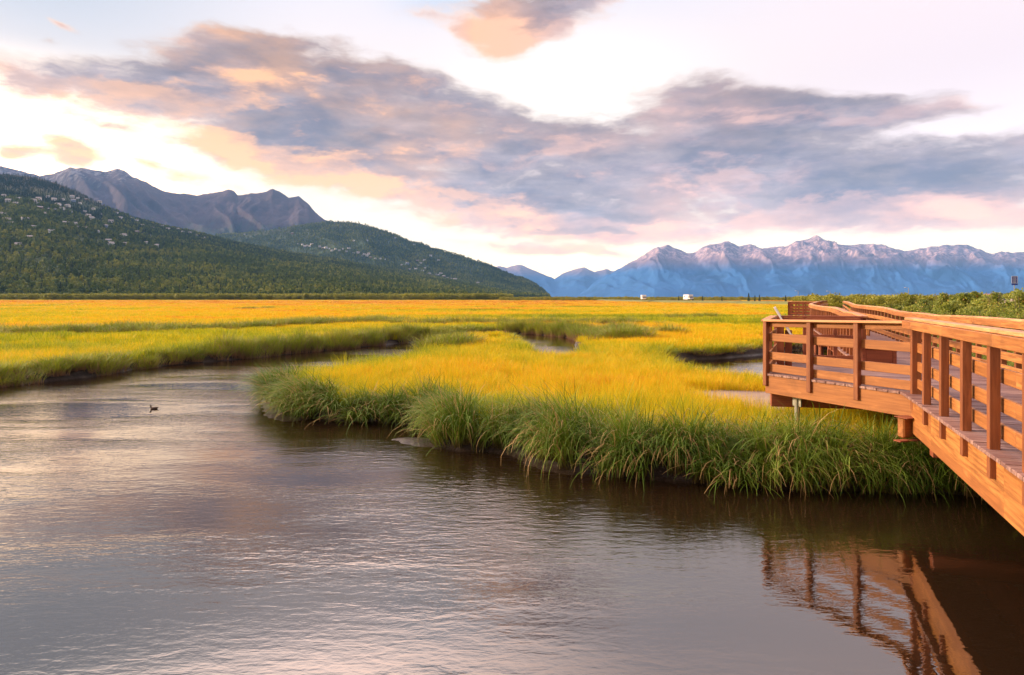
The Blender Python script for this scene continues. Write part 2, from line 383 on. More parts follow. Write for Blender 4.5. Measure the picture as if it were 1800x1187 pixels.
def foliage(name, cols, tcol=None, trans=.3, nscale=.4, rough=.55, root=None, inst=True, hue=.5, spec=.3):
    """cols: dark, mid, light; random per leaf and slow change over the ground"""
    m, g, b, out = mat(name)
    ge = g.n('ShaderNodeNewGeometry'); oi = g.n('ShaderNodeObjectInfo')
    n = g.noise(ge.outputs['Position'], nscale, 3)
    rnd = ge.outputs['Random Per Island']
    f = g.math('ADD', g.math('MULTIPLY', rnd, hue), g.math('MULTIPLY', oi.outputs['Random'], 1 - hue))
    f = g.math('ADD', g.math('MULTIPLY', f, .65), g.math('MULTIPLY', g.ramp(n, .3, .7), .35))
    c = g.mix(g.ramp(f, .0, .5, smooth=False), cols[0], cols[1]); c = g.mix(g.ramp(f, .5, 1.0, smooth=False), c, cols[2])
    if tcol is not None:   # share of dry straw-coloured blades
        c = g.mix(g.math('GREATER_THAN', g.math('FRACT', g.math('MULTIPLY', rnd, 37.7)), 1 - tcol[3]), c, tcol[:3])
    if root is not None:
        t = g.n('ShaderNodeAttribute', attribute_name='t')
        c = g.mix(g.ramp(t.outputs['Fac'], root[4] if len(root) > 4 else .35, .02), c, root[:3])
    g.put(b.inputs['Base Color'], c); b.inputs['Roughness'].default_value = rough
    b.inputs['Specular IOR Level'].default_value = spec
    tr = g.n('ShaderNodeBsdfTranslucent'); g.put(tr.inputs[0], c)
    mx = g.n('ShaderNodeMixShader'); mx.inputs[0].default_value = trans
    g.t.links.new(b.outputs[0], mx.inputs[1]); g.t.links.new(tr.outputs[0], mx.inputs[2]); g.t.links.new(mx.outputs[0], out.inputs[0])
    return m, g, b, c, mx, tr

# marsh grass: yellow, with 'tint' of each clump 0 = green .. .5 yellow .. 1 orange
def marsh_mat(name, root=True):
    m, g, b, out = mat(name)
    ge = g.n('ShaderNodeNewGeometry'); oi = g.n('ShaderNodeObjectInfo')
    ti = g.n('ShaderNodeAttribute', attribute_name='tint', attribute_type='INSTANCER')
    f = g.math('ADD', ti.outputs['Fac'], g.math('MULTIPLY', g.math('SUBTRACT', ge.outputs['Random Per Island'], .5), .34))
    f = g.math('ADD', f, g.math('MULTIPLY', g.math('SUBTRACT', oi.outputs['Random'], .5), .22))
    cr = g.n('ShaderNodeValToRGB'); g.put(cr.inputs[0], f)
    e = cr.color_ramp.elements
    e[0].position = 0; e[0].color = (.085, .18, .015, 1)
    e[1].position = 1; e[1].color = (.50, .155, .030, 1)
    for p, c in ((.22, (.24, .33, .015, 1)), (.42, (.52, .50, .014, 1)), (.6, (.80, .58, .012, 1)), (.8, (.80, .40, .02, 1))):
        x = e.new(p); x.color = c
    g.put(b.inputs['Base Color'], cr.outputs[0]); b.inputs['Roughness'].default_value = .6; b.inputs['Specular IOR Level'].default_value = .2
    tr = g.n('ShaderNodeBsdfTranslucent'); g.put(tr.inputs[0], cr.outputs[0])
    mx = g.n('ShaderNodeMixShader'); mx.inputs[0].default_value = .35
    g.t.links.new(b.outputs[0], mx.inputs[1]); g.t.links.new(tr.outputs[0], mx.inputs[2]); g.t.links.new(mx.outputs[0], out.inputs[0])
    return m
MARSH = marsh_mat("marsh grass")
SEDGE, *_ = foliage("bank sedge", ((.038, .095, .006), (.14, .24, .016), (.36, .44, .06)), (.50, .33, .13, .09), .25, .7, .6, (.10, .08, .02, 0, .30), spec=.3)  # brown blade roots, darkened for the shade in gaps between clumps
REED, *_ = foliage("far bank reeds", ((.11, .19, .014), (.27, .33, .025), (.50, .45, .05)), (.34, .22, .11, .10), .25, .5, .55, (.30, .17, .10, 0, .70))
SCRUBM, *_ = foliage("scrub leaves", ((.12, .15, .015), (.26, .27, .03), (.42, .38, .05)), None, .25, .02)
SHRUBM, *_ = foliage("willow leaves", ((.08, .13, .02), (.21, .26, .035), (.46, .45, .08)), (.34, .22, .05, .04), .3, .8, hue=.7)
TREEM, *_ = foliage("birch leaves", ((.030, .065, .016), (.11, .165, .028), (.42, .40, .055)), None, .15, .006, .7, hue=.35)
TREEM2, *_ = foliage("spruce needles", ((.018, .040, .018), (.030, .062, .024), (.045, .085, .030)), None, .05, .01, .7, hue=.5)
BARK = simple("bark", (.16, .12, .08), .8)

# ------------------------------------------------------------------ ground sheet
def ground_mat():
    m, g, b, _ = mat("marsh ground")
    ge = g.n('ShaderNodeNewGeometry'); P = ge.outputs['Position']
    s = g.n('ShaderNodeSeparateXYZ'); g.put(s.inputs[0], P)
    ti = g.n('ShaderNodeAttribute', attribute_name='tint')
    n1 = g.noise(P, 3.0, 6, .65); n2 = g.noise(g.mapping(P, scale=(.012, .05, 1)), 1.0, 5, .6)
    f = g.math('ADD', ti.outputs['Fac'], g.math('MULTIPLY', g.math('SUBTRACT', n2, .5), .5))
    cr = g.n('ShaderNodeValToRGB'); g.put(cr.inputs[0], f); e = cr.color_ramp.elements
    e[0].position = 0; e[0].color = (.05, .08, .015, 1); e[1].position = 1; e[1].color = (.42, .13, .03, 1)
    for p, c in ((.3, (.22, .24, .012, 1)), (.6, (.55, .38, .01, 1)), (.8, (.50, .22, .015, 1))):
        x = e.new(p); x.color = c
    mud = g.mix(g.ramp(n1, .3, .7), (.016, .010, .006), (.045, .030, .019))
    mud = g.mix(g.ramp(g.noise(P, 12, 4), .55, .75), mud, (.085, .065, .05))
    ba = g.n('ShaderNodeAttribute', attribute_name='bare')
    mud = g.mix(ba.outputs['Fac'], mud, g.mix(n1, (.30, .22, .16), (.50, .38, .30)))
    veg = g.math('MULTIPLY', g.ramp(s.outputs[2], .24, .38), g.math('SUBTRACT', 1.0, ba.outputs['Fac']))
    dist = g.ramp(s.outputs[1], 20, 110)
    c = g.mix(g.math('MULTIPLY', veg, g.math('ADD', .62, g.math('MULTIPLY', dist, .38))), mud, cr.outputs[0])
    g.put(b.inputs['Base Color'], c)
    g.put(b.inputs['Roughness'], g.ramp(s.outputs[2], .01, .12, .28, .85)); g.put(b.inputs['Specular IOR Level'], g.ramp(s.outputs[2], .2, .36, .5, .0))
    bump(g, b, g.math('ADD', n1, g.math('MULTIPLY', g.noise(P, 22, 3), .5)), .8, .05)
    return m

def tint_of(x, y, sd):
    """0 green .. .5 yellow .. 1 orange, over the marsh"""
    a = .55 + .0 * x
    a = a + (fbm(x * .05, y * .05, 4) - .5) * .42 + (fbm(x * .35, y * .5 + 7, 3) - .5) * .22
    a = a - .38 * np.exp(-np.clip(sd, 0, None) / 1.2) * np.clip(30 / np.maximum(y, 1), 0, 1)
    # green strip of taller sedge on the left behind the bank
    bank = np.clip(1 - abs(y - (47 + .2 * x)) / 16, 0, 1) * np.clip((-x - 2) / 8, 0, 1)
    a = a - .09 * bank * (.6 + .8 * fbm(x * .11, y * .16 + 9, 3))
    a = a - .10 * np.clip(1 - abs(y - 68) / 9, 0, 1) * (fbm(x * .06, y * .1 + 3, 3) > .5)
    a = a + .10 * np.clip((y - 85) / 80, 0, 1) + .16 * np.clip((y - 190) / 160, 0, 1)
    a = a - .65 * np.clip((y - 560) / 220, 0, 1)
    a = a - .20 * np.clip((x - .30 * y - 6.5) / 5, 0, 1) * np.clip((y - 8) / 10, 0, 1) * np.clip(60 / np.maximum(y, 1), 0, 1)
    # peninsula rows
    a = a - .13 * np.exp(-((y - 14.5) / 2.0) ** 2) * (x > -1)
    a = a + .30 * (np.clip(fbm(x * .03 + 40, y * .06, 4) - .58, 0, 1) * 5).clip(0, 1) * np.clip((y - 30) / 40, 0, 1)
    a = a - .22 * (np.clip(fbm(x * .02 + 80, y * .09 + 5, 4) - .56, 0, 1) * 6).clip(0, 1) * np.clip((y - 40) / 60, 0, 1)
    return np.clip(a, .06, .94)

xs = axis(-27, 22, .25, -17800, 17800, 1.085); ys = axis(7, 46, .2, -60, 20800, 1.05)
X, Y = np.meshgrid(xs, ys); X = X.ravel(); Y = Y.ravel()
SDg = water_sd(X, Y); Z = ground_z(X, Y, SDg)
nx, ny = len(xs), len(ys)
ii = (np.arange(ny - 1)[:, None] * nx + np.arange(nx - 1)[None, :]).ravel()
bare = np.zeros(len(X)); nb = (abs(X) < 20) & (Y > 8) & (Y < 30)
bare[nb] = np.clip(-poly_sd(BARE, X[nb], Y[nb]) / .35 + .3, 0, 1)
ground = mesh_np("ground", np.stack([X, Y, Z], 1), np.stack([ii, ii + 1, ii + nx + 1, ii + nx], 1), [ground_mat()],
                 {'tint': tint_of(X, Y, SDg), 'bare': bare}, smooth=True)
tag(ground, kind='structure')

# ------------------------------------------------------------------ water
m, g, b, _ = mat("pond water")
ge = g.n('ShaderNodeNewGeometry'); P = ge.outputs['Position']
b.inputs['Base Color'].default_value = (.020, .011, .005, 1); b.inputs['Roughness'].default_value = .012
b.inputs['IOR'].default_value = 2.35; b.inputs['Specular Tint'].default_value = (1, .95, .9, 1)
r1 = g.noise(g.mapping(P, rot=(0, 0, .25), scale=(3.2, 8.5, 1)), 1.0, 3, .5, .5)
r2 = g.noise(g.mapping(P, rot=(0, 0, -.35), scale=(9, 17, 1)), 1.0, 3, .55, .4)
r3 = g.noise(g.mapping(P, scale=(.7, 1.4, 1)), 1.0, 2)
amp = g.ramp(g.noise(g.mapping(P, rot=(0, 0, .5), scale=(.10, .30, 1)), 1.0, 3), .40, .60, .22, 1.25)
spx = g.n('ShaderNodeSeparateXYZ'); g.put(spx.inputs[0], P)
amp = g.math('MULTIPLY', amp, g.ramp(spx.outputs[0], -.5, 3.0, 1.0, .32))
hgt = g.math('MULTIPLY', g.math('ADD', g.math('ADD', g.math('MULTIPLY', r1, .7), g.math('MULTIPLY', r2, .30)), g.math('MULTIPLY', r3, .5)), amp)
bn = bump(g, b, hgt, 1.0, .0155)
WAT = m
wv_ = np.array([(-400, -60, 0), (500, -60, 0), (500, 160, 0), (-400, 160, 0)], float)
water = mesh_np("water", wv_, np.array([[0, 1, 2, 3]]), [WAT]); tag(water, kind='structure')

# ------------------------------------------------------------------ mountains and hills
def profile(pts):
    p = np.array(pts, float); return lambda u: np.interp(u, p[:, 0], p[:, 1])
class Layer:
    def __init__(s, ridge, y0, y1, p=1.1, amp=.2, fu=.02, ft=3.0, seed=0, jag=1.5, base=.3):
        s.r = profile(ridge); s.y0 = profile(y0); s.y1 = profile(y1); s.p = p; s.amp = amp; s.fu = fu; s.ft = ft; s.seed = seed; s.jag = jag; s.base = base
    def pos(s, u, t):
        u = np.asarray(u, float); t = np.asarray(t, float)
        y0 = s.y0(u); y1 = s.y1(u); Yd = y0 + (y1 - y0) * t
        rv = s.r(u) + (fbm(u * .12 + s.seed, u * 0 + s.seed, 4) - .5) * 2 * s.jag
        Hr = (HZ - rv) / F * y1 + EYE
        tt = np.clip(t, 0, 1)
        wq = (fbm(u * s.fu * .7 + 3, t * 2 + s.seed, 3) - .5) * 1.6
        n = fbm(u * s.fu + s.seed * 3.1 + tt * 1.3 + wq, t * s.ft + s.seed + u * s.fu * .4 + wq * .7, 6, ridged=True, gain=.55) - .55
        z = Hr * (tt ** s.p) * (1 + 0 * t) + Hr * s.amp * n * np.sin(np.pi * np.clip(tt, 0, 1)) ** .8 * (.4 + .6 * tt)
        z = np.where(t > 1, Hr * (1 - (t - 1) * 1.2), z)
        z = np.where(t <= 0, -.5, z * 1.0 + s.base)
        return np.stack([(u - 900) / F * Yd, Yd, z], -1)
    def mesh(s, name, u0, u1, du, nt_, material, t1=1.35):
        us = np.arange(u0, u1 + du, du); ts = np.concatenate([np.linspace(0, 1, nt_), np.linspace(1, t1, 8)[1:]])
        U, T = np.meshgrid(us, ts); P = s.pos(U, T).reshape(-1, 3); nx = len(us); ny = len(ts)
        ii = (np.arange(ny - 1)[:, None] * nx + np.arange(nx - 1)[None, :]).ravel()
        o = mesh_np(name, P, np.stack([ii, ii + 1, ii + nx + 1, ii + nx], 1), [material], {'t': T.ravel()}, smooth=True)
        return tag(o, kind='structure')
    def at(s, u, v):
        """point of the slope seen at a pixel (first one from the front)"""
        ts = np.linspace(.01, 1, 400); P = s.pos(np.full(400, float(u)), ts); vv = HZ - (P[:, 2] - EYE) / P[:, 1] * F
        k = np.argmax(vv <= v) if (vv <= v).any() else 399
        return P[k]

LA = Layer([(-400, 330), (-100, 300), (0, 306), (60, 312), (110, 326), (150, 345), (190, 366), (240, 386), (290, 400), (345, 410), (430, 431), (520, 448), (600, 460), (700, 478),
            (800, 496), (880, 510), (940, 520), (968, 523)],
           [(-400, 900), (600, 980), (800, 1300), (968, 2200)], [(-400, 3000), (400, 3000), (968, 3400)], 1.12, .10, .010, 2.2, 4, 1.2)
LB = Layer([(200, 470), (300, 420), (430, 410), (480, 404), (530, 397), (570, 390), (600, 391), (632, 393), (660, 401), (700, 415), (720, 425), (740, 428), (760, 437),
            (800, 447), (830, 457), (860, 467), (900, 485), (925, 492), (940, 500), (955, 511), (963, 519), (967, 524)],
           [(200, 2800), (700, 2900), (968, 3000)], [(200, 5200), (968, 4200)], 1.15, .16, .012, 2.5, 9, 1.2)
LC = Layer([(-400, 260), (-100, 276), (0, 291), (30, 299), (70, 309), (95, 305), (122, 295), (150, 297), (185, 302), (205, 297), (218, 299), (232, 310), (260, 322), (290, 338), (330, 341),
            (345, 344), (365, 340), (385, 337), (403, 333), (412, 337), (418, 344), (440, 341), (460, 339), (480, 332), (497, 340), (508, 348), (525, 345), (540, 357), (555, 374), (572, 387), (600, 398), (660, 430), (800, 500)],
           [(-400, 4500), (800, 4800)], [(-400, 7500), (800, 7200)], 1.05, .40, .012, 2.0, 2, 1.6)
LE = Layer([(700, 500), (840, 474), (868, 470), (878, 467), (890, 470), (917, 465), (940, 476), (965, 486), (975, 490), (990, 480), (1010, 474), (1028, 470), (1045, 478), (1065, 473), (1090, 480), (1200, 500)],
           [(700, 15500), (1200, 15500)], [(700, 19000), (1200, 19000)], 1.0, .45, .02, 2.2, 5, 1.5)
LF = Layer([(1005, 523.5), (1020, 518), (1040, 501), (1060, 488), (1100, 466), (1125, 453), (1150, 438), (1172, 430), (1190, 437), (1205, 444), (1218, 446), (1245, 431), (1262, 429), (1280, 424), (1298, 432),
            (1318, 430), (1340, 437), (1362, 433), (1383, 434), (1405, 425), (1432, 415), (1455, 424), (1480, 431), (1510, 430), (1542, 429), (1565, 435), (1590, 442), (1612, 438), (1640, 434), (1665, 431),
            (1700, 430), (1722, 438), (1742, 447), (1770, 444), (1800, 443), (1900, 440), (2100, 430), (2400, 450)],
           [(1005, 13500), (1150, 11500), (2400, 11000)], [(1005, 14500), (2400, 15200)], 1.0, .80, .016, 2.6, 11, 2.0)

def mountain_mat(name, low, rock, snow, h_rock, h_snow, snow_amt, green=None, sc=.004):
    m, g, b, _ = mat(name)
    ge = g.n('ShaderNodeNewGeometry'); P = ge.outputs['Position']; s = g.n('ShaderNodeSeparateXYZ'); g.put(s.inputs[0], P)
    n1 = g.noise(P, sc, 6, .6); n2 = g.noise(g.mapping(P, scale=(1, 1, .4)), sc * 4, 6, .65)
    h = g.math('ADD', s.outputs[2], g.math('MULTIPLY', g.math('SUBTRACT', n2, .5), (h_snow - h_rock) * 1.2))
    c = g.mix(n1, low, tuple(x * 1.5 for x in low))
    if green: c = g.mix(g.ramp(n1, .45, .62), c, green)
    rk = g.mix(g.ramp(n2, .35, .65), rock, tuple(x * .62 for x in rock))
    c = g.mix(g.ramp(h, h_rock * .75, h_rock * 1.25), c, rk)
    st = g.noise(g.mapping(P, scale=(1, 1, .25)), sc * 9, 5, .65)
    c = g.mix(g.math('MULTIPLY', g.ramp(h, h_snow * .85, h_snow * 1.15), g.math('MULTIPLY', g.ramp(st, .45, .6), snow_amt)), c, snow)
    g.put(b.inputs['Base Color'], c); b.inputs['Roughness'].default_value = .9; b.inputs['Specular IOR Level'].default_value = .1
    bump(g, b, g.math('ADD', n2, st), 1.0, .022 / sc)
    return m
HM = mountain_mat("forest floor", (.045, .065, .018), (.085, .065, .035), (.09, .07, .04), 420, 520, .3, (.03, .05, .012), .006)
HMB = mountain_mat("wooded hill", (.04, .065, .022), (.06, .07, .03), (.08, .07, .04), 420, 620, .3, (.034, .052, .018), .009)
CM = mountain_mat("bare mountain", (.024, .042, .040), (.095, .066, .085), (.38, .38, .42), 620, 1290, .8, (.030, .048, .026), .0022)
FM = mountain_mat("distant range", (.030, .105, .28), (.30, .21, .25), (.66, .48, .47), 640, 800, .8, (.026, .088, .24), .0014)  # haze blue put into the slope colours, pink light into the snow
LA.mesh("forest_hill", -400, 968, 5, 70, HM)
LB.mesh("wooded_hill", 200, 967, 4, 60, HMB)
LC.mesh("bare_mountain", -400, 800, 2.5, 110, CM)
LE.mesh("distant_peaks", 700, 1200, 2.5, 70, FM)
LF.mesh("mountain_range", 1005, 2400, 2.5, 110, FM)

# ------------------------------------------------------------------ geometry-node scatter (grass, far woods)
LIB = {}
def lib(key, objs):
    c = bpy.data.collections.new(key)
    for o in objs: c.objects.link(o)
    LIB[key] = c; return c
def scatter(name, P, rot, scl, coll, nvar, tint=None, label=None, cat=None):
    N = len(P)
    idx = rng.integers(0, nvar, N)
    at = {'srot': rot, 'sscl': scl, 'tint': tint if tint is not None else np.full(N, .5)}
    o = mesh_np(name, P, np.zeros((0, 3), int), [], at)
    a = o.data.attributes.new('sidx', 'INT', 'POINT'); a.data.foreach_set('value', idx.astype(np.int32))
    ng = bpy.data.node_groups.new(name, 'GeometryNodeTree')
    ng.interface.new_socket("Geometry", in_out='INPUT', socket_type='NodeSocketGeometry')
    ng.interface.new_socket("Geometry", in_out='OUTPUT', socket_type='NodeSocketGeometry')
    N_ = ng.nodes; L = ng.links
    gi = N_.new('NodeGroupInput'); go = N_.new('NodeGroupOutput'); ip = N_.new('GeometryNodeInstanceOnPoints')
    ci = N_.new('GeometryNodeCollectionInfo'); ci.inputs[0].default_value = coll; ci.inputs[1].default_value = True; ci.inputs[2].default_value = True
    def attr(nm, typ):
        n = N_.new('GeometryNodeInputNamedAttribute'); n.data_type = typ; n.inputs[0].default_value = nm; return n.outputs[0]
    L.new(gi.outputs[0], ip.inputs['Points']); L.new(ci.outputs[0], ip.inputs['Instance'])
    ip.inputs['Pick Instance'].default_value = True
    L.new(attr('sidx', 'INT'), ip.inputs['Instance Index']); L.new(attr('srot', 'FLOAT_VECTOR'), ip.inputs['Rotation'])
    L.new(attr('sscl', 'FLOAT_VECTOR'), ip.inputs['Scale']); L.new(ip.outputs[0], go.inputs[0])
    md = o.modifiers.new('scatter', 'NODES'); md.node_group = ng
    return tag(o, label, cat, kind='stuff')

def blades(n, spread, l0, l1, width, tilt, droop, bias=None, seg=4, seed=0):
    r = np.random.default_rng(seed)
    rad = spread * np.sqrt(r.random(n)); a = r.random(n) * 2 * np.pi
    bx, by = rad * np.cos(a), rad * np.sin(a)
    ph = a + r.normal(0, .8, n) if bias is None else r.normal(0, bias, n)
    Ln = r.uniform(l0, l1, n); th0 = np.abs(r.normal(0, tilt, n)) + .03; dr = r.uniform(droop[0], droop[1], n)
    k = seg + 1; s = np.linspace(0, 1, k)
    th = th0[:, None] + dr[:, None] * s[None, :] ** 1.5
    dl = Ln[:, None] / seg
    hx = np.concatenate([np.zeros((n, 1)), np.cumsum(np.sin((th[:, 1:] + th[:, :-1]) / 2) * dl, 1)], 1)
    hz = np.concatenate([np.zeros((n, 1)), np.cumsum(np.cos((th[:, 1:] + th[:, :-1]) / 2) * dl, 1)], 1)
    cx = bx[:, None] + hx * np.cos(ph)[:, None]; cy = by[:, None] + hx * np.sin(ph)[:, None]
    wd = width * r.uniform(.7, 1.3, n)[:, None] * (1 - s[None, :] ** 2 * .85) / 2
    sa = ph + np.pi / 2 + r.normal(0, .5, n); sx, sy = np.cos(sa)[:, None], np.sin(sa)[:, None]
    A = np.stack([cx - sx * wd, cy - sy * wd, hz], -1); B = np.stack([cx + sx * wd, cy + sy * wd, hz], -1)
    V = np.stack([A, B], 2).reshape(n, k * 2, 3)
    base = np.arange(n)[:, None] * k * 2; j = np.arange(seg)[None, :] * 2
    f = np.stack([base + j, base + j + 1, base + j + 3, base + j + 2], -1).reshape(-1, 4)
    t = np.repeat(np.tile(s, (n, 1)), 2, axis=1).ravel()
    return V.reshape(-1, 3), f, t
def blade_objs(name, cnt, material, **kw):
    out = []
    for i in range(cnt):
        v, f, t = blades(seed=i + hash_(name), **kw)
        out.append(mesh_np("%s_clump" % name, v, f, [material], {'t': t}, link=False))
    return out
def hash_(s): return sum(ord(c) * (i + 3) for i, c in enumerate(s)) % 1000

lib('marsh', blade_objs('marsh_grass', 6, MARSH, n=60, spread=.24, l0=.22, l1=.46, width=.007, tilt=.22, droop=(.1, .9), seg=3))
lib('marshfar', blade_objs('far_marsh_grass', 5, MARSH, n=110, spread=.5, l0=.2, l1=.42, width=.022, tilt=.25, droop=(.1, .8), seg=2))
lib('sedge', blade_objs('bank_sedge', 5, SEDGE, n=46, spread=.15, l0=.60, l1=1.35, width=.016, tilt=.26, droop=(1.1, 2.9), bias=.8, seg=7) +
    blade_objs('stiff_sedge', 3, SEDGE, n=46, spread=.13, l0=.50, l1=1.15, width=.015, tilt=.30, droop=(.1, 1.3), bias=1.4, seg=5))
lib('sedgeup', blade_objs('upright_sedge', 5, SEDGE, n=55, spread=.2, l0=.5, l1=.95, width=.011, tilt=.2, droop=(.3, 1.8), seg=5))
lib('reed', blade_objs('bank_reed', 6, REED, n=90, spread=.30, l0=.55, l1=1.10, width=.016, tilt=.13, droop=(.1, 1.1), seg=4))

def in_view(x, y, m=1.15):
    return (y > 4) & (abs(x) < y * .75 * m + 3)
# marsh grass near
def sample_rect(n, x0, x1, y0, y1): return rng.uniform(x0, x1, n), rng.uniform(y0, y1, n)
def marsh_pts(rho, y0, y1):
    """rho(y) clumps per m2"""
    out = []
    edges = np.geomspace(y0, y1, 16)
    for a, b_ in zip(edges[:-1], edges[1:]):
        w = .75 * b_ * 1.12 + 3; area = 2 * w * (b_ - a); n = int(area * rho((a + b_) / 2))
        x, y = sample_rect(n, -w, w, a, b_); out.append(np.stack([x, y], 1))
    P = np.concatenate(out); return P[:, 0], P[:, 1]
def bare_mask(x, y): return poly_sd(BARE, x, y) + (fbm(x * 1.5, y * 1.5, 3) - .5) * .8 > 0
def make_marsh(name, key, nv, rho, y0, y1, s0, hs, label):
    x, y = marsh_pts(rho, y0, y1)
    sd = water_sd(x, y)
    k = (sd > .45) & in_view(x, y); x, y, sd = x[k], y[k], sd[k]
    k = bare_mask(x, y) & (rng.random(len(x)) < np.clip(.55 + 1.2 * (fbm(x * .5, y * .5, 3) - .3), .3, 1)); x, y, sd = x[k], y[k], sd[k]
    z = ground_z(x, y, sd); N = len(x)
    s = s0(y) * rng.uniform(.8, 1.25, N); h = hs * rng.uniform(.75, 1.25, N) * (1 + (fbm(x * .15, y * .15, 3) - .5) * .7)
    ti = tint_of(x, y, sd)
    h = h * np.where(ti < .35, 1.35, 1.0)
    rot = np.stack([rng.normal(0, .05, N), rng.normal(0, .05, N), rng.random(N) * 6.28], 1)
    print(name, N)
    return scatter(name, np.stack([x, y, z - .02], 1), rot, np.stack([s, s, h], 1), LIB[key], nv, ti, label)
make_marsh('marsh_grass', 'marsh', 6, lambda y: 16 * min(1, (19 / y) ** 1.5), 9, 34, lambda y: np.clip(y / 16, 1, 2.0), 1.0, None)
make_marsh('meadow_grass', 'marshfar', 5, lambda y: 3.6 * min(1, (40 / y) ** 1.65), 32, 820, lambda y: np.clip(y / 45, 1, 9), 1.0, None)

# bank sedge: along the water's edge of the near peninsula, hanging over it
def edge_pts(poly, dens, s0, s1, ok):
    P = np.array(poly); x = []; y = []; nxv = []; nyv = []
    for kk, (A, B) in enumerate(zip(P, np.roll(P, -1, 0))):
        mid = (A + B) / 2
        if not ok(mid, kk): continue
        L_ = np.hypot(*(B - A)); n = int(L_ * dens * (s1 - s0)) + 1
        t = rng.random(n); off = rng.uniform(s0, s1, n); d = (B - A) / L_
        nrm = np.array([d[1], -d[0]])
        test = mid + nrm * .05
        if poly_sd(poly, test[:1], test[1:])[0] < 0: nrm = -nrm       # nrm points to land
        x.append(A[0] + (B - A)[0] * t + nrm[0] * off); y.append(A[1] + (B - A)[1] * t + nrm[1] * off)
        nxv.append(np.full(n, -nrm[0])); nyv.append(np.full(n, -nrm[1]))
    return [np.concatenate(a) for a in (x, y, nxv, nyv)]
def bank(name, key, nv, poly, dens, s0, s1, ok, sc, hs, jit=.5, sdmin=.08, upright=False):
    x, y, wx, wy = edge_pts(poly, dens, s0, s1, ok)
    sd = water_sd(x, y); k = (sd > sdmin) & (sd < s1 + .4) & (rng.random(len(x)) < np.clip((fbm(x * 1.6, y * 1.6, 2) - .24) * 4, .22, 1)); x, y, wx, wy, sd = x[k], y[k], wx[k], wy[k], sd[k]
    N = len(x); z = ground_z(x, y, sd)
    lump = .52 + .95 * fbm(x * 1.1, y * 1.1, 3)
    s = sc * rng.uniform(.8, 1.2, N); h = hs * lump * rng.uniform(.85, 1.15, N)
    rz = np.arctan2(wy, wx) + rng.normal(0, jit, N)
    if upright: rz = rng.random(N) * 6.28
    print(name, N)
    return scatter(name, np.stack([x, y, z - .03], 1), np.stack([rng.normal(0, .06, N), rng.normal(0, .06, N), rz], 1), np.stack([s, s, h], 1), LIB[key], nv)
near_ok = lambda m, k: k >= 28 and 6 < m[1] < 15.2 and m[0] < 20
bank('bank_sedge', 'sedge', 8, POND, 42, -.05, .9, near_ok, 1.0, .95, sdmin=-.02)
bank('upright_sedge', 'sedgeup', 5, POND, 9, .6, 1.9, near_ok, 1.0, .66, upright=True)
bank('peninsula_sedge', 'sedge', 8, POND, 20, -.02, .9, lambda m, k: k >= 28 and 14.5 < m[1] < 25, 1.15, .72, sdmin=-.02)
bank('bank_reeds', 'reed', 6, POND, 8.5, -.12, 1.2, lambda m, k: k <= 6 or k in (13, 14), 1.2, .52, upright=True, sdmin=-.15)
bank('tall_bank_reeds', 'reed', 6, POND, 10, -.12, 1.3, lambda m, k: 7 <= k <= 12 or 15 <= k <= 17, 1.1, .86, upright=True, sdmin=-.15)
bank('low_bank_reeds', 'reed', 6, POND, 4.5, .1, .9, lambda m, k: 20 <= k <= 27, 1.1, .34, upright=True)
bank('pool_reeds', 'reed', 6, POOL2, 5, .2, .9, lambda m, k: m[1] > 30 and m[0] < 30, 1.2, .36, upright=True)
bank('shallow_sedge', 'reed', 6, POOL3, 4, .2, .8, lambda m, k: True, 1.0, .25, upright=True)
# scattered green hummocks across the middle marsh
hx = []; 
for (u0, v0, u1, v1, w_, n_) in [(0, 585, 260, 578, 2.6, 260), (240, 582, 560, 568, 1.8, 260), (520, 568, 700, 562, 1.5, 200), (690, 566, 1120, 566, 2.6, 300), (1030, 588, 1100, 575, 1.6, 90),
                           (1050, 590, 1130, 590, 1.0, 60), (1170, 558, 1260, 556, 1.2, 50), (640, 614, 830, 600, 1.0, 120), (530, 628, 650, 617, .8, 90), (1120, 583, 1200, 581, .9, 30), (420, 543, 480, 541, 2.5, 50)]:
    a = np.array(G(u0, v0, 2.3)); b_ = np.array(G(u1, v1, 2.3)); t = rng.random(n_)
    hx.append(a + (b_ - a) * t[:, None] + rng.normal(0, w_ * .5, (n_, 2)))
hx = np.concatenate(hx)[::2]; sd = water_sd(hx[:, 0], hx[:, 1]); hx = hx[sd > .3]; N = len(hx)
z = ground_z(hx[:, 0], hx[:, 1])
s = rng.uniform(1.2, 2.2, N); h = rng.uniform(.5, 1.0, N)
scatter('hummock_sedge', np.column_stack([hx, z - .03]), np.column_stack([np.zeros((N, 2)), rng.random(N) * 6.28]), np.column_stack([s, s, h]), LIB['reed'], 6)

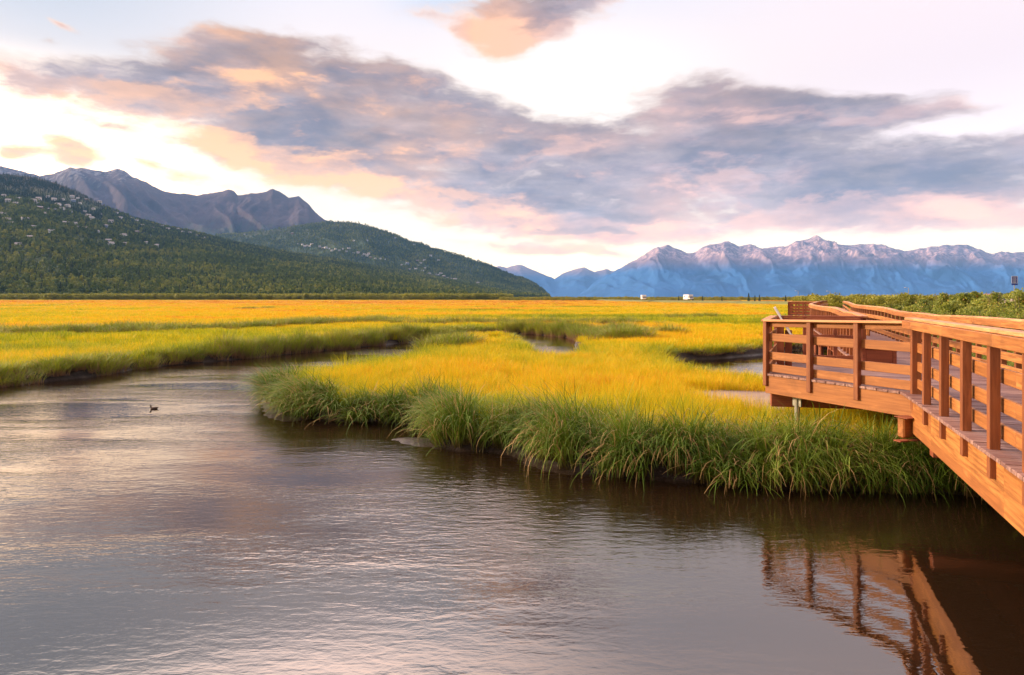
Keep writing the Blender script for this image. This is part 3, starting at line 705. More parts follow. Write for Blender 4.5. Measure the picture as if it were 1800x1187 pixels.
# ------------------------------------------------------------------ leafy crowns
def leaf_cloud(n, size, shape, seed, flat=.5):
    r = np.random.default_rng(seed); c = shape(r, n)
    nrm = r.normal(0, 1, (n, 3)); nrm /= np.linalg.norm(nrm, axis=1)[:, None]
    a = np.cross(nrm, r.normal(0, 1, (n, 3))); a /= np.linalg.norm(a, axis=1)[:, None]; b_ = np.cross(nrm, a)
    sz = size * r.uniform(.6, 1.3, n)[:, None]
    V = np.stack([c - a * sz, c - b_ * sz * flat, c + a * sz, c + b_ * sz * flat], 1).reshape(-1, 3)
    return V, np.arange(n * 4).reshape(-1, 4)
def lumps(r, n, k, rx, rz, z0, top):
    cz = r.uniform(z0, top, k); f = np.sin(np.clip((cz - z0) / (top - z0), .12, .93) * np.pi) ** .6
    ang = r.random(k) * 6.28; cr = rx * f * r.uniform(.2, .75, k)
    C = np.stack([cr * np.cos(ang), cr * np.sin(ang), cz], 1); rad = rx * .45 * r.uniform(.7, 1.2, k)
    i = r.integers(0, k, n); d = r.normal(0, 1, (n, 3)); d /= np.linalg.norm(d, axis=1)[:, None]
    return C[i] + d * (rad[i] * r.random(n) ** .35)[:, None] * np.array([1, 1, rz])
def birch(r, n): return lumps(r, n, 12, 3.7, .9, 2.2, 8.0)
def aspen(r, n): return lumps(r, n, 10, 2.8, 1.05, 2.4, 9.6)
def scrub(r, n): return np.maximum(lumps(r, n, 10, 2.4, .7, .4, 3.0), [-99, -99, .05])
def cone(r, n):
    z = r.random(n) ** 1.4 * 10 + .6; a = r.random(n) * 6.28; lay = 1 - .28 * ((z * 1.3) % 1)
    rr = (10.8 - z) / 10.8 * 1.8 * lay * r.random(n) ** .4; return np.stack([rr * np.cos(a), rr * np.sin(a), z - .15 * rr], 1)
def trunk_np(h, r0, seg=5):
    a = np.arange(seg) / seg * 6.283; V = []
    for z, r_ in ((0, r0), (h * .5, r0 * .7), (h, r0 * .3)): V += [(r_ * math.cos(t), r_ * math.sin(t), z) for t in a]
    f = [[k * seg + i, k * seg + (i + 1) % seg, (k + 1) * seg + (i + 1) % seg, (k + 1) * seg + i] for k in range(2) for i in range(seg)]
    return np.array(V), np.array(f)
def wood_tree(nm, n, size, shape, seed, m, h, r0):
    v, f = leaf_cloud(n, size, shape, seed, .6); tv, tf = trunk_np(h, r0)
    return mesh_np(nm, np.concatenate([v, tv]), np.concatenate([f, tf + len(v)]), [m, BARK], link=False, fmat=[0] * len(f) + [1] * len(tf))
tr = [wood_tree('birch_tree', 240, .62, birch, i, TREEM, 6, .16) for i in range(4)] + [wood_tree('aspen_tree', 240, .6, aspen, 20 + i, TREEM, 7, .16) for i in range(3)] + \
     [wood_tree('spruce_tree', 200, .55, cone, 30 + i, TREEM2, 9, .14) for i in range(1)]
for i, o in enumerate(tr): o.name = "w%02d_" % i + o.name
lib('wood', tr)
lib('sprucewood', [wood_tree('slope_spruce', 120, .7, cone, 40 + i, TREEM2, 9, .14) for i in range(3)])
def forest(name, layer, n, u0, u1, t0, t1, key, nv, s0, s1, tp=1.0, lowz=0):
    u = rng.uniform(u0, u1, n * 2); t = t0 + (t1 - t0) * rng.random(n * 2) ** tp
    # keep density even over ground: weight by depth
    P = layer.pos(u, t); w = P[:, 1] / P[:, 1].max()
    dn = fbm(P[:, 0] * .004, P[:, 1] * .004, 3)
    k = (rng.random(len(u)) < w) & (rng.random(len(u)) < np.clip((dn - .25) * 4, .25, 1)); P = P[k][:n]; N = len(P)
    s = rng.uniform(s0, s1, N); print(name, N)
    return scatter(name, P - [0, 0, .3], np.stack([np.zeros(N), np.zeros(N), rng.random(N) * 6.28], 1), np.stack([s, s, s * rng.uniform(.85, 1.2, N)], 1), LIB[key], nv)
forest('hillside_forest', LA, 42000, -60, 966, 0.004, .62, 'wood', 8, .9, 1.6)
forest('upper_forest', LA, 30000, -60, 966, .5, 1.01, 'sprucewood', 3, .6, 1.2)
forest('crest_forest', LA, 14000, 180, 966, .6, 1.01, 'wood', 8, .9, 1.5)
forest('hill_forest', LB, 26000, 380, 966, .02, 1.0, 'wood', 8, .9, 1.5)
# front rank along the marsh edge
def rank(name, u0, u1, y0, y1, n, key, nv, s0, s1, zf=lambda x, y: np.full(len(x), LAND)):
    y = rng.uniform(y0, y1, n); u = rng.uniform(u0, u1, n); x = (u - 900) / F * y
    k = fbm(x * .02, y * .05, 3) > .30; x, y = x[k], y[k]; N = len(x); s = rng.uniform(s0, s1, N)
    return scatter(name, np.stack([x, y, zf(x, y) - .1], 1), np.stack([np.zeros(N), np.zeros(N), rng.random(N) * 6.28], 1), np.stack([s, s, s], 1), LIB[key], nv)
lib('scrub', [mesh_np('scrub_bush', *leaf_cloud(420, .24, scrub, 60 + i, .6), [SCRUBM], link=False) for i in range(5)])
rank('marsh_edge_scrub', -60, 900, 760, 960, 6500, 'scrub', 5, 1.1, 2.3)
rank('marsh_edge_forest', -60, 820, 900, 1000, 1500, 'wood', 8, .8, 1.3)
rank('far_scrub', 880, 1420, 560, 900, 2200, 'scrub', 5, .5, 1.15)

# ------------------------------------------------------------------ boardwalk
# straight walkway: s = distance along it, off = distance to the right of its centre line (n = 3.1)
D0 = np.array([.3500, .9368]); N0 = np.array([.9368, -.3500])
def path():
    ss = np.arange(-6, 130, .5); p = [D0 * ss[0] + N0 * 3.1]; h = []
    for s_ in ss:
        a = -R(np.interp(s_, [34, 42, 78, 90], [0, 4.6, 4.8, 12]))
        c, s2 = math.cos(a), math.sin(a); h.append((D0[0] * c - D0[1] * s2, D0[0] * s2 + D0[1] * c))
    for i in range(len(ss) - 1): p.append(p[-1] + np.array(h[i]) * .5)
    return ss, np.array(p), np.array(h)
PS, PP, PH = path()
def bw(s, off, z):
    x = np.interp(s, PS, PP[:, 0]); y = np.interp(s, PS, PP[:, 1]); hx = np.interp(s, PS, PH[:, 0]); hy = np.interp(s, PS, PH[:, 1])
    return Vector((x + hy * off, y - hx * off, z))
def capL(s): return EYE - np.interp(s, [0, 6, 11.9, 17, 19, 21.5, 23.5, 26, 29, 33, 40, 60, 80], [.27, .285, .295, .40, .36, .37, .28, .30, .32, .32, .30, .28, .30])
def capR(s): return EYE - np.interp(s, [0, 11, 14.3, 18, 20.5, 23, 25.5, 29, 31.5, 35, 42, 54, 80, 95], [.37, .37, .375, .39, .445, .42, .455, .34, .34, .335, .33, .27, .32, .38])
def deckz(s): return float(np.interp(s, [13, 18], [1.5, 0]) + np.interp(s, [13, 18], [0, 1]) * ((capL(s) + capR(s)) / 2 - 1.09)) if s > 13 else 1.5
LO, RO = -1.03, 1.03
bwk = tag(empty('boardwalk', tuple(bw(12, 0, 0))), 'long orange-brown timber boardwalk with slatted railings, viewing deck and far bays, standing over the marsh', 'boardwalk')
ORG = np.array(bwk.location)
def put(mb, name, mats, bevel=.006, label=None): return mb.build(name, mats, bwk, bevel, origin=ORG, label=label)

# deck boards
P0, P1, P2, P3 = [np.array(p) for p in ((6.15, 10.35), (4.90, 13.20), (6.02, 15.70), (7.72, 15.02))]
def ns(p): return float(p @ D0), float(p @ N0)
SN = [ns(p) for p in (P0, P1, P2, P3)]
dk = MB(); s_ = -5.0
while s_ < 92:
    w = .14; g_ = .016
    for piece in range(1):
        sa, sb = s_ + g_, s_ + w
        lo = LO - .125; hi = RO + .17
        def leftn(sv):
            (s0, n0), (s1, n1), (s2, n2), (s3, n3) = SN
            if sv < s0 or sv > s2: return None
            return np.interp(sv, [s0, s1, s2], [n0 - .02, n1 - .035, n2 - .02]) - 3.1
        a, b_ = leftn(sa), leftn(sb)
        la = lo if a is None else min(lo, a); lb = lo if b_ is None else min(lo, b_)
        if 61 < sa < 66.5: la = lb = LO - 2.3
        z = deckz(sa) + random.uniform(-.003, .003); th = .04
        P = [bw(sa, la, z - th), bw(sa, hi, z - th), bw(sa, hi, z), bw(sa, la, z), bw(sb, lb, z - th), bw(sb, hi, z - th), bw(sb, hi, z), bw(sb, lb, z)]
        wd = (P[1] - P[0]).length
        dk.hexa(P, grain=[(0, 0, 0), (wd, 0, 0), (wd, 0, th), (0, 0, th), (0, w, 0), (wd, w, 0), (wd, w, th), (0, w, th)])
    s_ += w + .002
put(dk, 'deck', DECKW, .004)

# generic railing along a list of segments: posts outside, boards inside
def board_run(name, pts, zs, h, w, material, inset=0.0):
    """one run of boards (butted) as a single part; pts: xy list, zs: centre heights"""
    mb = MB()
    for (a, b_, za, zb) in zip(pts[:-1], pts[1:], zs[:-1], zs[1:]):
        p = Vector((*a, za)); q = Vector((*b_, zb)); d = (q - p).normalized() * .003
        mb.beam(p + d, q - d, w, h)
    return put(mb, name, material)
def xy(s, off): v = bw(s, off, 0); return (v.x, v.y)
# walkway railing on both sides
def walkway_rail(side, s0, s1, off, cap, inner, outer, postspos, nparts):
    ss = np.array(postspos)
    knots = np.arange(s0, s1 + .01, 1.9)
    if s1 - knots[-1] > .3: knots = np.append(knots, s1)
    zc = np.array([cap(s) for s in knots])
    put_name = lambda z_, h, w, o, nm, m: board_run(nm, [xy(s, o) for s in knots], zc + z_, h, w, m)
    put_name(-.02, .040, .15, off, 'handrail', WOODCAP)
    put_name(-.102, .12, .038, outer if side == 'L' else inner, 'rail', WOOD)
    dz = np.array([deckz(s) for s in knots])
    for hh in ((.70, .42, .16) if side == 'L' else (.66, .40, .16)):
        m = MB()
        for i in range(len(knots) - 1):
            p = bw(knots[i], inner, dz[i] + hh); q = bw(knots[i + 1], inner, dz[i + 1] + hh); e = (q - p).normalized() * .003
            m.beam(p + e, q - e, .038, .145)
        put(m, 'rail', WOOD)
    extra = None
    for k, s in enumerate(ss):
        mb = MB() if k < nparts else (extra or MB())
        a = bw(s, off, deckz(s) - .28); b_ = bw(s, off, cap(s) - .0405)
        dx, dy = np.interp(s, PS, PH[:, 0]), np.interp(s, PS, PH[:, 1])
        mb.beam(a, b_, .092, .092, up=(dx, dy, 0))
        if k < nparts: put(mb, 'post', WOODPOST)
        else: extra = mb
    if extra: tag(put(extra, 'post', WOODDARK, 0), kind='stuff')
# near left side, up to the corner of the viewing deck
sP0 = SN[0][0]; sP3 = SN[3][0]
Lp = [sP0 - 1.14 - .98 * k for k in range(0, 15)]
walkway_rail('L', -4, sP0, LO - .03, capL, LO + .062, LO - .125, Lp, 99)
walkway_rail('L', sP3 + .25, 61, LO - .03, capL, LO + .062, LO - .125, list(np.arange(sP3 + .4, 40, .8)), 99)
walkway_rail('L', 66.5, 88, LO - .03, capL, LO + .062, LO - .125, list(np.arange(66.7, 88, 1.6)), 99)
Rp = [14.45 - .8 * k for k in range(1, 20)] + [14.45 + .8 * k for k in range(0, 40)]
walkway_rail('R', -4, 88, RO + .03, capR, RO - .062, RO + .12, Rp, 99)

# railing round the viewing deck (front face, left end, back face)
def n_of(A, B): d = (B - A) / np.hypot(*(B - A)); return np.array([d[1], -d[0]])
def deck_rail(A, B, za, zb, posts, outer_sign, back=False):
    A = np.array(A, float); B = np.array(B, float); d = (B - A) / np.hypot(*(B - A)); n = np.array([d[1], -d[0]]) * outer_sign   # n outward
    L_ = np.hypot(*(B - A))
    def pt(t, o): q = A + d * t + n * o; return (q[0], q[1])
    zc = lambda t: za + (zb - za) * t / L_
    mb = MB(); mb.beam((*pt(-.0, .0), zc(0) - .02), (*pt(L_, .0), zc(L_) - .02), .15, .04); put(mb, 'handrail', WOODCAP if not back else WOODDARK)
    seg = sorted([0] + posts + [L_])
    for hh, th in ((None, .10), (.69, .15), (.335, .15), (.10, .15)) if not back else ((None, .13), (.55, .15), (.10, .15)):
        mb = MB()
        for a, b_ in zip(seg[:-1], seg[1:]):
            if b_ - a < .2: continue
            jit = random.uniform(-.006, .006)
            z0 = zc(a) - .04 - th / 2 - .003 if hh is None else 1.5 + hh + jit; z1 = zc(b_) - .04 - th / 2 - .003 if hh is None else 1.5 + hh + jit
            mb.beam((*pt(a + .003, -.066), z0), (*pt(b_ - .003, -.066), z1), .038, th)
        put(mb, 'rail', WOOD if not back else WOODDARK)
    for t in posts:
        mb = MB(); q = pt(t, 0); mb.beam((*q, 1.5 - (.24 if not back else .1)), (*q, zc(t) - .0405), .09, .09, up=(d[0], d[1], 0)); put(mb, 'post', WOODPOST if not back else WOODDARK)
LF_ = float(np.hypot(*(P1 - P0)))
deck_rail(P0, P1, 2.60, 2.535, [LF_ - .02, LF_ * .34, LF_ * .655], -1)
deck_rail(P1, P2, 2.535, 2.55, [float(np.hypot(*(P2 - P1))) * .5], -1)
LB_ = float(np.hypot(*(P3 - P2)))
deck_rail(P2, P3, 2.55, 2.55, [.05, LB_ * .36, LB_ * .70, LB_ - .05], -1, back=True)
# big corner post
mb = MB(); q = P0 - n_of(P0, P1) * .045 - D0 * .02; mb.beam((q[0], q[1], 1.5 - .24), (q[0], q[1], 2.65), .13, .13, up=(*D0, 0)); put(mb, 'post', WOODPOST)
# fascia of the viewing deck: front and left end, with the narrow trim of cut board ends
def fascia(A, B, z1, h, out, th=.06, ends=True, m=WOOD, nm='fascia'):
    A = np.array(A, float); B = np.array(B, float); d = (B - A) / np.hypot(*(B - A)); n = np.array([d[1], -d[0]])
    a = A + n * out; b_ = B + n * out; mb = MB(); mb.beam((a[0], a[1], z1 - h / 2), (b_[0], b_[1], z1 - h / 2), th, h); put(mb, nm, m)
fascia(P0 + (P1 - P0) * .02, P1, 1.458, .34, .03)
fascia(P1, P2, 1.458, .34, .03)
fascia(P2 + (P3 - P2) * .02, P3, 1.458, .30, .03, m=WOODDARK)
def n_of(A, B): d = (B - A) / np.hypot(*(B - A)); return np.array([d[1], -d[0]])
# second, set-back beam and cross beams under the viewing deck
mb = MB(); mb.beam((4.98, 13.14, 1.0), (8.2, 12.45, 1.0), .13, .26); put(mb, 'beam', WOODDARK)
nf = n_of(P0, P1)
# walkway fascias (deep glued beams)
def glulam(off, s0, s1, z1, h, th=.13, m=WOOD, step=3.0):
    mb = MB(); ks = list(np.arange(s0, s1, step)) + [s1]
    for a, b_ in zip(ks[:-1], ks[1:]):
        for j in range(4):     # four laminations
            hh = h / 4; za = deckz(a) - .042 - hh * (j + .5); zb = deckz(b_) - .042 - hh * (j + .5)
            mb.beam(bw(a, off + random.uniform(-.0008, .0008), za), bw(b_, off, zb), th, hh - .0006)
    return put(mb, 'beam', m, 0)
glulam(LO + .02 - .03 + .04, -4.5, sP0 - .05, 1.46, .54, .10)
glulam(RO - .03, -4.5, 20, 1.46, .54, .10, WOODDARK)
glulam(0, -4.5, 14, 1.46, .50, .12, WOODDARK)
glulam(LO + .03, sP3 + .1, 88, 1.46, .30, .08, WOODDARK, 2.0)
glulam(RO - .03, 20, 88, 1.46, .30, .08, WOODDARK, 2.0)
# beam end with its angle bracket under the corner
q = P0 - D0 * .10 - N0 * .16
mb = MB(); mb.beam((q[0] - .10, q[1], .99), (q[0] + .9, q[1] + .3, .99), .13, .30); put(mb, 'beam', WOOD, .02)
mb = MB()
mb.box((q[0] - .02, q[1] - .03, 1.155), (.24, .24, .012), .3); mb.box((q[0] + .02, q[1] - .06, .815), (.50, .13, .02), .25)
mb.beam((q[0] + .20, q[1] + .02, .82), (q[0] + .20, q[1] + .02, 1.30), .02, .10); put(mb, 'bracket', WOODDARK, .002)
for zz in (1.375, 1.235):
    mb = MB()
    qq = P0 + (P1 - P0) * .025 - nf * -.062
    c = Vector((qq[0], qq[1], zz))
    mb.beam(c, c + Vector((nf[0], nf[1], 0)) * .012, .034, .034); put(mb, 'bolt', BOLT, .004)
# grey bracket and pile near the left end, piles further in
pb = P1 + (P0 - P1) * .16 + nf * .30
mb = MB(); mb.box((pb[0], pb[1], 1.03), (.20, .03, .24), math.atan2(*(P0 - P1)[::-1])); put(mb, 'bracket', STEEL, .003)
def pile(x, y, top, r=.05, m=STEEL):
    a = np.arange(12) / 12 * 2 * np.pi; zb = -.9
    V = [(x + r * math.cos(t), y + r * math.sin(t), z) for z in (zb, top) for t in a]
    f = [[i, (i + 1) % 12, 12 + (i + 1) % 12, 12 + i] for i in range(12)]
    mesh_np('pile', np.array(V) - ORG, [np.array(f), np.array([[12 + i for i in range(12)]])], [m], {'grain': np.array(V)}, smooth=False, parent=bwk)
for p in (pb, P1 * .35 + P0 * .65 + nf * .5 * 0 + N0 * .9, P2 - D0 * .5 + N0 * .4, P3 - D0 * .3): pile(p[0], p[1], 1.05)
for s in (7.2, 11.2, 15.5, 19.5, 24, 29, 34, 40, 47, 54, 61, 66, 74, 82):
    for o in ((-.8, .8) if s > 12 else (.35, .8)): v = bw(s, o, 0); pile(v.x, v.y, deckz(s) - .25, .11, WOODDARK)
for s in (7.2, 11.2, 15.5, 19.5, 24, 29, 34):
    mb = MB(); mb.beam(bw(s, LO + .12, deckz(s) - .68), bw(s, RO - .12, deckz(s) - .68), .20, .25); put(mb, 'cross_beam', WOODDARK)
# far bay on the left: closely boarded rail
bs0, bs1, bo = 61.0, 66.5, LO - 2.25
for (sa, oa, sb, ob) in ((bs0, LO, bs0, bo), (bs0, bo, bs1, bo), (bs1, bo, bs1, LO)):
    A = bw(sa, oa, 0); B = bw(sb, ob, 0); zt = 2.66
    for z_, h in ((zt - .02, .045), (zt - .16, .14), (2.18, .14), (1.93, .14), (1.66, .14)):
        mb = MB(); mb.beam((A.x, A.y, z_), (B.x, B.y, z_), .15 if h < .1 else .04, h); put(mb, 'handrail' if h < .1 else 'rail', WOODCAP if h < .1 else WOODDARK)
    n_ = 4
    for k in range(n_ + 1):
        c = A.lerp(B, k / n_); mb = MB(); mb.beam((c.x, c.y, 1.2), (c.x, c.y, zt - .05), .12, .09, up=(.35, .94, 0)); put(mb, 'post', WOODDARK, 0)

# ------------------------------------------------------------------ bench on the viewing deck
bn0 = np.array([7.62, 14.30]); rz = math.atan2(*(P3 - P2)[::-1])
bench = tag(empty('bench', (bn0[0], bn0[1], 1.5)), 'low dark brown timber bench with boxed ends on the viewing deck, behind its front railing', 'bench')
rot2 = Matrix.Rotation(0, 3, 'Z')
bench.rotation_euler = (0, 0, rz + .25)
mb = MB()
for k in range(3): mb.box((0, -.15 + .15 * k, .41), (.82, .142, .045))
mb.build('seat', WOODDARK, bench, .005)
for xx in (-.30, .30):
    mb = MB(); mb.box((xx, 0, .195), (.07, .40, .385)); mb.build('leg', WOODDARK, bench, .005)
mb = MB(); mb.box((0, -.17, .20), (.52, .04, .35)); mb.box((0, .17, .20), (.52, .04, .35)); mb.build('apron', WOODDARK, bench, .004)

# ------------------------------------------------------------------ interpretive sign, seen edge-on
sg = tag(empty('sign', (5.72, 14.35, 1.5)), 'slanted panel sign seen edge-on with pale metal rim, at the viewing deck tip', 'sign')
view = Vector((5.75, 14.4, 0)).normalized(); sidev = Vector((view.y, -view.x, 0))
c0 = Vector((0, 0, .93)); up = (Vector((0, 0, .63)) - sidev * .36).normalized(); nrm_ = view.cross(up).normalized()
def slab(c, ax, ay, az_, sx, sy, sz):
    return [c + ax * (a * sx / 2) + ay * (b_ * sy / 2) + az_ * (d * sz / 2) for d in (-1, 1) for a, b_ in ((-1, -1), (1, -1), (1, 1), (-1, 1))]
mb = MB(); mb.hexa(slab(c0, view, up, nrm_, .86, .70, .022)); mb.build('panel', simple("sign panel", (.30, .36, .30), .35), sg, .002)
mb = MB()
for s2 in (-1, 1): mb.hexa(slab(c0 + view * (s2 * .445), view, up, nrm_, .03, .76, .036)); 
for s2 in (-1, 1): mb.hexa(slab(c0 + up * (s2 * .365), view, up, nrm_, .858, .03, .036))
mb.build('rim', simple("pale aluminium", (.82, .80, .78), .35, .1), sg, .002)
for k, s2 in enumerate((-.07, .085)):
    mb = MB(); o_ = sidev * s2 + view * (.0 + .1 * k); mb.beam((o_.x, o_.y, 0), (o_.x, o_.y, .93 + (.14 if k == 0 else -.16)), .14, .05, up=view); mb.build('post', WOODDARK, sg, .004)

# ------------------------------------------------------------------ duck
dx, dy = G(271, 719)
DUCK = simple("brown plumage", (.075, .048, .03), .8, 0, .5, 30)
bmv = []; 
def ring(cx, cy, cz, rx, rz_, n=12): return [(cx, cy + rx * math.cos(a), cz + rz_ * math.sin(a)) for a in np.arange(n) / n * 2 * np.pi]
prof = [(-.115, .012, .010, .012), (-.105, .030, .022, .030), (-.08, .052, .040, .040), (-.03, .066, .052, .038), (.03, .064, .055, .040), (.08, .045, .038, .052), (.115, .022, .016, .068), (.145, .004, .003, .078)]
V = []; 
for (x, rx, rz_, cz) in prof: V += ring(x, 0, cz, rx, rz_)
# neck and head rise from the front as the same body
f = [[k * 12 + i, k * 12 + (i + 1) % 12, (k + 1) * 12 + (i + 1) % 12, (k + 1) * 12 + i] for k in range(len(prof) - 1) for i in range(12)]
nb0 = len(V)
neck = [(-.075, .040, .030), (-.088, .075, .024), (-.098, .105, .020), (-.104, .125, .024), (-.110, .142, .026), (-.114, .158, .020), (-.116, .168, .008)]
for (x, z, r_) in neck: V += [(x + r_ * 1.1 * math.cos(a), r_ * math.sin(a), z) for a in np.arange(12) / 12 * 2 * np.pi]
f += [[nb0 + k * 12 + i, nb0 + k * 12 + (i + 1) % 12, nb0 + (k + 1) * 12 + (i + 1) % 12, nb0 + (k + 1) * 12 + i] for k in range(len(neck) - 1) for i in range(12)]
duck = mesh_np('duck', np.array(V), np.array(f), [DUCK], smooth=True, loc=(dx, dy, -.012)); duck.rotation_euler = (0, 0, .15); duck.scale = (.82, .82, .70)
tag(duck, 'small dark brown duck swimming on the pond, head to the left', 'duck')
mb = MB(); mb.beam((-.132, 0, .142), (-.168, 0, .134), .022, .010); bl_ = mb.build('bill', simple("duck bill", (.10, .08, .05), .5), duck, .002)

# ------------------------------------------------------------------ road embankment, road, campers
EMB = [(20, -20), (32, 8), (42, 32), (57, 66), (76, 112), (92, 160), (99, 220), (94, 275), (84, 320), (76, 380), (74, 480), (84, 700), (110, 1200)]
def strip(name, pts, cross, material, kind='structure'):
    p = np.array(pts, float); # resample
    d = np.concatenate([[0], np.cumsum(np.hypot(*np.diff(p, axis=0).T))]); ss = np.arange(0, d[-1], 6.0)
    c = np.stack([np.interp(ss, d, p[:, 0]), np.interp(ss, d, p[:, 1])], 1)
    for _ in range(6): c[1:-1] = (c[:-2] + c[1:-1] * 2 + c[2:]) / 4
    t = np.gradient(c, axis=0); t /= np.hypot(t[:, 0], t[:, 1])[:, None]; n = np.stack([t[:, 1], -t[:, 0]], 1)
    V = np.concatenate([np.column_stack([c + n * o, np.full(len(c), z)])[:, None, :] for o, z in cross], 1); k = len(cross)
    ii = (np.arange(len(c) - 1)[:, None] * k + np.arange(k - 1)[None, :]).ravel()
    o = mesh_np(name, V.reshape(-1, 3), np.stack([ii, ii + 1, ii + k + 1, ii + k], 1), [material], smooth=False); return tag(o, kind=kind), c, n
EM = simple("embankment grass", (.16, .17, .03), .9, 0, .5, .3)
strip('embankment', EMB, [(-10, .1), (-5, 1.75), (5, 1.75), (10, .1)], EM)
_, RC, RN = strip('road', EMB, [(-3.6, 1.754), (3.6, 1.754)], simple("asphalt", (.055, .055, .057), .9, 0, .2, 2))
def camper(u, Y, rz, label, s=1.0):
    X_ = (u - 900) / F * Y
    o = tag(empty('camper', (X_, Y, 1.76)), label, 'camper', 'white campers on the far road'); o.rotation_euler = (0, 0, rz)
    mb = MB(); mb.box((0, 0, 1.65), (6.6, 2.3, 2.2)); mb.box((-3.7, 0, 2.35), (1.3, 2.2, .85)); mb.box((0, 0, .50), (6.4, 2.1, .14)); mb.build('body', WHITE, o, .12)
    mb = MB(); mb.box((-4.1, 0, 1.30), (1.5, 2.05, 1.1)); mb.box((-5.15, 0, .98), (.9, 1.9, .6)); mb.build('cab', WHITE, o, .12)
    for (x, y_, sx, sy) in ((-4.30, 1.03, .9, .03), (-4.30, -1.03, .9, .03), (1.2, 1.16, 1.2, .03), (1.2, -1.16, 1.2, .03), (-1.6, -1.16, .9, .03)):
        mb = MB(); mb.box((x, y_, 1.55 if x < -4 else 1.9), (sx, sy, .5)); mb.build('window', DARKGL, o)
    mb = MB(); mb.box((-4.87, 0, 1.55), (.03, 1.8, .5)); mb.build('windscreen', DARKGL, o)
    mb = MB(); mb.box((3.32, 0, 2.0), (.03, 1.5, .6)); mb.build('rear_window', DARKGL, o)
    for x in (-4.4, 1.6):
        for y_ in (-.95, .95):
            a = np.arange(14) / 14 * 2 * np.pi; V = [(x + .38 * math.cos(t), y_ + w_, .38 + .38 * math.sin(t)) for w_ in (-.12, .12) for t in a]
            f = [[i, (i + 1) % 14, 14 + (i + 1) % 14, 14 + i] for i in range(14)]
            mesh_np('wheel', np.array(V), [np.array(f), np.array([list(range(14)), list(range(27, 13, -1))])], [simple("tyre", (.02, .02, .02), .8)], parent=o)
    o.scale = (s,) * 3
camper(1209, 322, R(94), 'larger white camper on the far road, nearer the boardwalk of the two', 1.0)
camper(1131, 360, R(84), 'smaller white camper on the far road, between the larger camper and the wooded hill', 1.0)

# ------------------------------------------------------------------ blue sign, fence, lamps, small building beyond the shrubs
bsY = 80.0; bx = (1783 - 900) / F * bsY
bs = tag(empty('road_sign', (bx, bsY, 1.0)), 'blue rectangular sign with white border on a thin pole above the shrubs', 'sign')
BLUE = simple("sign blue", (.012, .035, .30), .4); 
mb = MB(); mb.box((0, 0, 2.2), (.06, .06, 4.2)); mb.build('pole', STEEL, bs)
mb = MB(); mb.box((0, -.05, 4.10), (.64, .02, .78)); mb.build('panel', BLUE, bs)
mb = MB()
for (x, z, sx, sz) in ((0, 4.50, .70, .035), (0, 3.70, .70, .035), (-.335, 4.10, .035, .765), (.335, 4.10, .035, .765)): mb.box((x, -.064, z), (sx, .012, sz))
mb.build('border', WHITE, bs)
mb = MB()
for k, (w_, z) in enumerate(((.44, 4.38), (.34, 4.26), (.42, 4.14), (.36, 4.02), (.40, 3.90), (.30, 3.79))): mb.box((0, -.066, z), (w_, .008, .035))
mb.build('text_lines', WHITE, bs)
mb = MB(); mb.box((0, -.05, 3.56), (.70, .02, .20)); mb.build('lower_plate', BLUE, bs)

fn = tag(empty('guard_fence', (0, 0, 0)), 'low grey timber post fence along the road beyond the shrubs', 'fence')
GREYW = wood("grey timber", (.30, .25, .23), (.42, .36, .33), (.22, .18, .16), .8)
fy = 62.0; fpts = [((u - 900) / F * yy, yy) for u, yy in ((1764, 64), (1772, 63.2), (1780, 62.4), (1788, 61.6), (1796, 60.8), (1804, 60), (1830, 57.5))]
for (x, y) in fpts:
    mb = MB(); mb.box((x, y, 2.1), (.22, .2, 1.55)); mb.build('post', GREYW, fn)
mb = MB()
for a, b_ in zip(fpts[:-1], fpts[1:]): mb.beam((a[0], a[1] - .12, 2.62), (b_[0], b_[1] - .12, 2.62), .06, .22)
mb.build('rail', GREYW, fn)

def lamp(u, Y, ztop, label):
    x = (u - 900) / F * Y
    o = tag(empty('street_lamp', (x, Y, LAND)), label, 'street lamp', 'street lamps along the far road')
    h = ztop - LAND
    mb = MB(); mb.box((0, 0, h / 2), (.22, .22, h)); mb.build('pole', STEEL, o)
    mb = MB(); mb.beam((0, 0, h - .05), (-1.6, 0, h + .25), .12, .12); mb.build('arm', STEEL, o)
    mb = MB(); mb.box((-1.9, 0, h + .2), (.9, .4, .22)); mb.build('lamp_head', WHITE, o)
lamp(1459, 420, 7.0, 'pale street lamp above the scrub, just right of the far end of the boardwalk')
lamp(1403, 520, 8.2, 'pale street lamp just left of the far end of the boardwalk')
lamp(1597, 380, 8.6, 'pale street lamp standing behind the middle of the shrub belt')

HW = simple("house wall", (.72, .68, .64), .8); HR = simple("house roof", (.34, .31, .30), .8); TANR = simple("tan roof", (.55, .30, .18), .8)
def house_parts(o, w, d, h, rh, wall, roof, win=True):
    mb = MB(); mb.box((0, 0, h / 2), (w, d, h)); wl = mb.build('wall', wall, o)
    v = [(-w / 2 - .4, -d / 2 - .4, h + .01), (w / 2 + .4, -d / 2 - .4, h + .01), (w / 2 + .4, d / 2 + .4, h + .01), (-w / 2 - .4, d / 2 + .4, h + .01), (-w / 2 - .4, 0, h + rh), (w / 2 + .4, 0, h + rh)]
    mesh_np('roof', v, [np.array([[0, 1, 5, 4], [2, 3, 4, 5], [3, 2, 1, 0]]), np.array([[0, 4, 3], [1, 2, 5]])], [roof], parent=o)
    if win:
        for x in (-w * .3, 0, w * .3):
            mb = MB(); mb.box((x, -d / 2 - .02, h * .55), (w * .14, .06, h * .3)); mb.build('window', DARKGL, o)
tb = tag(empty('roadside_building', ((1728 - 900) / F * 270, 270, LAND)), 'long low tan building with a pink-tan roof beyond the shrubs', 'building')
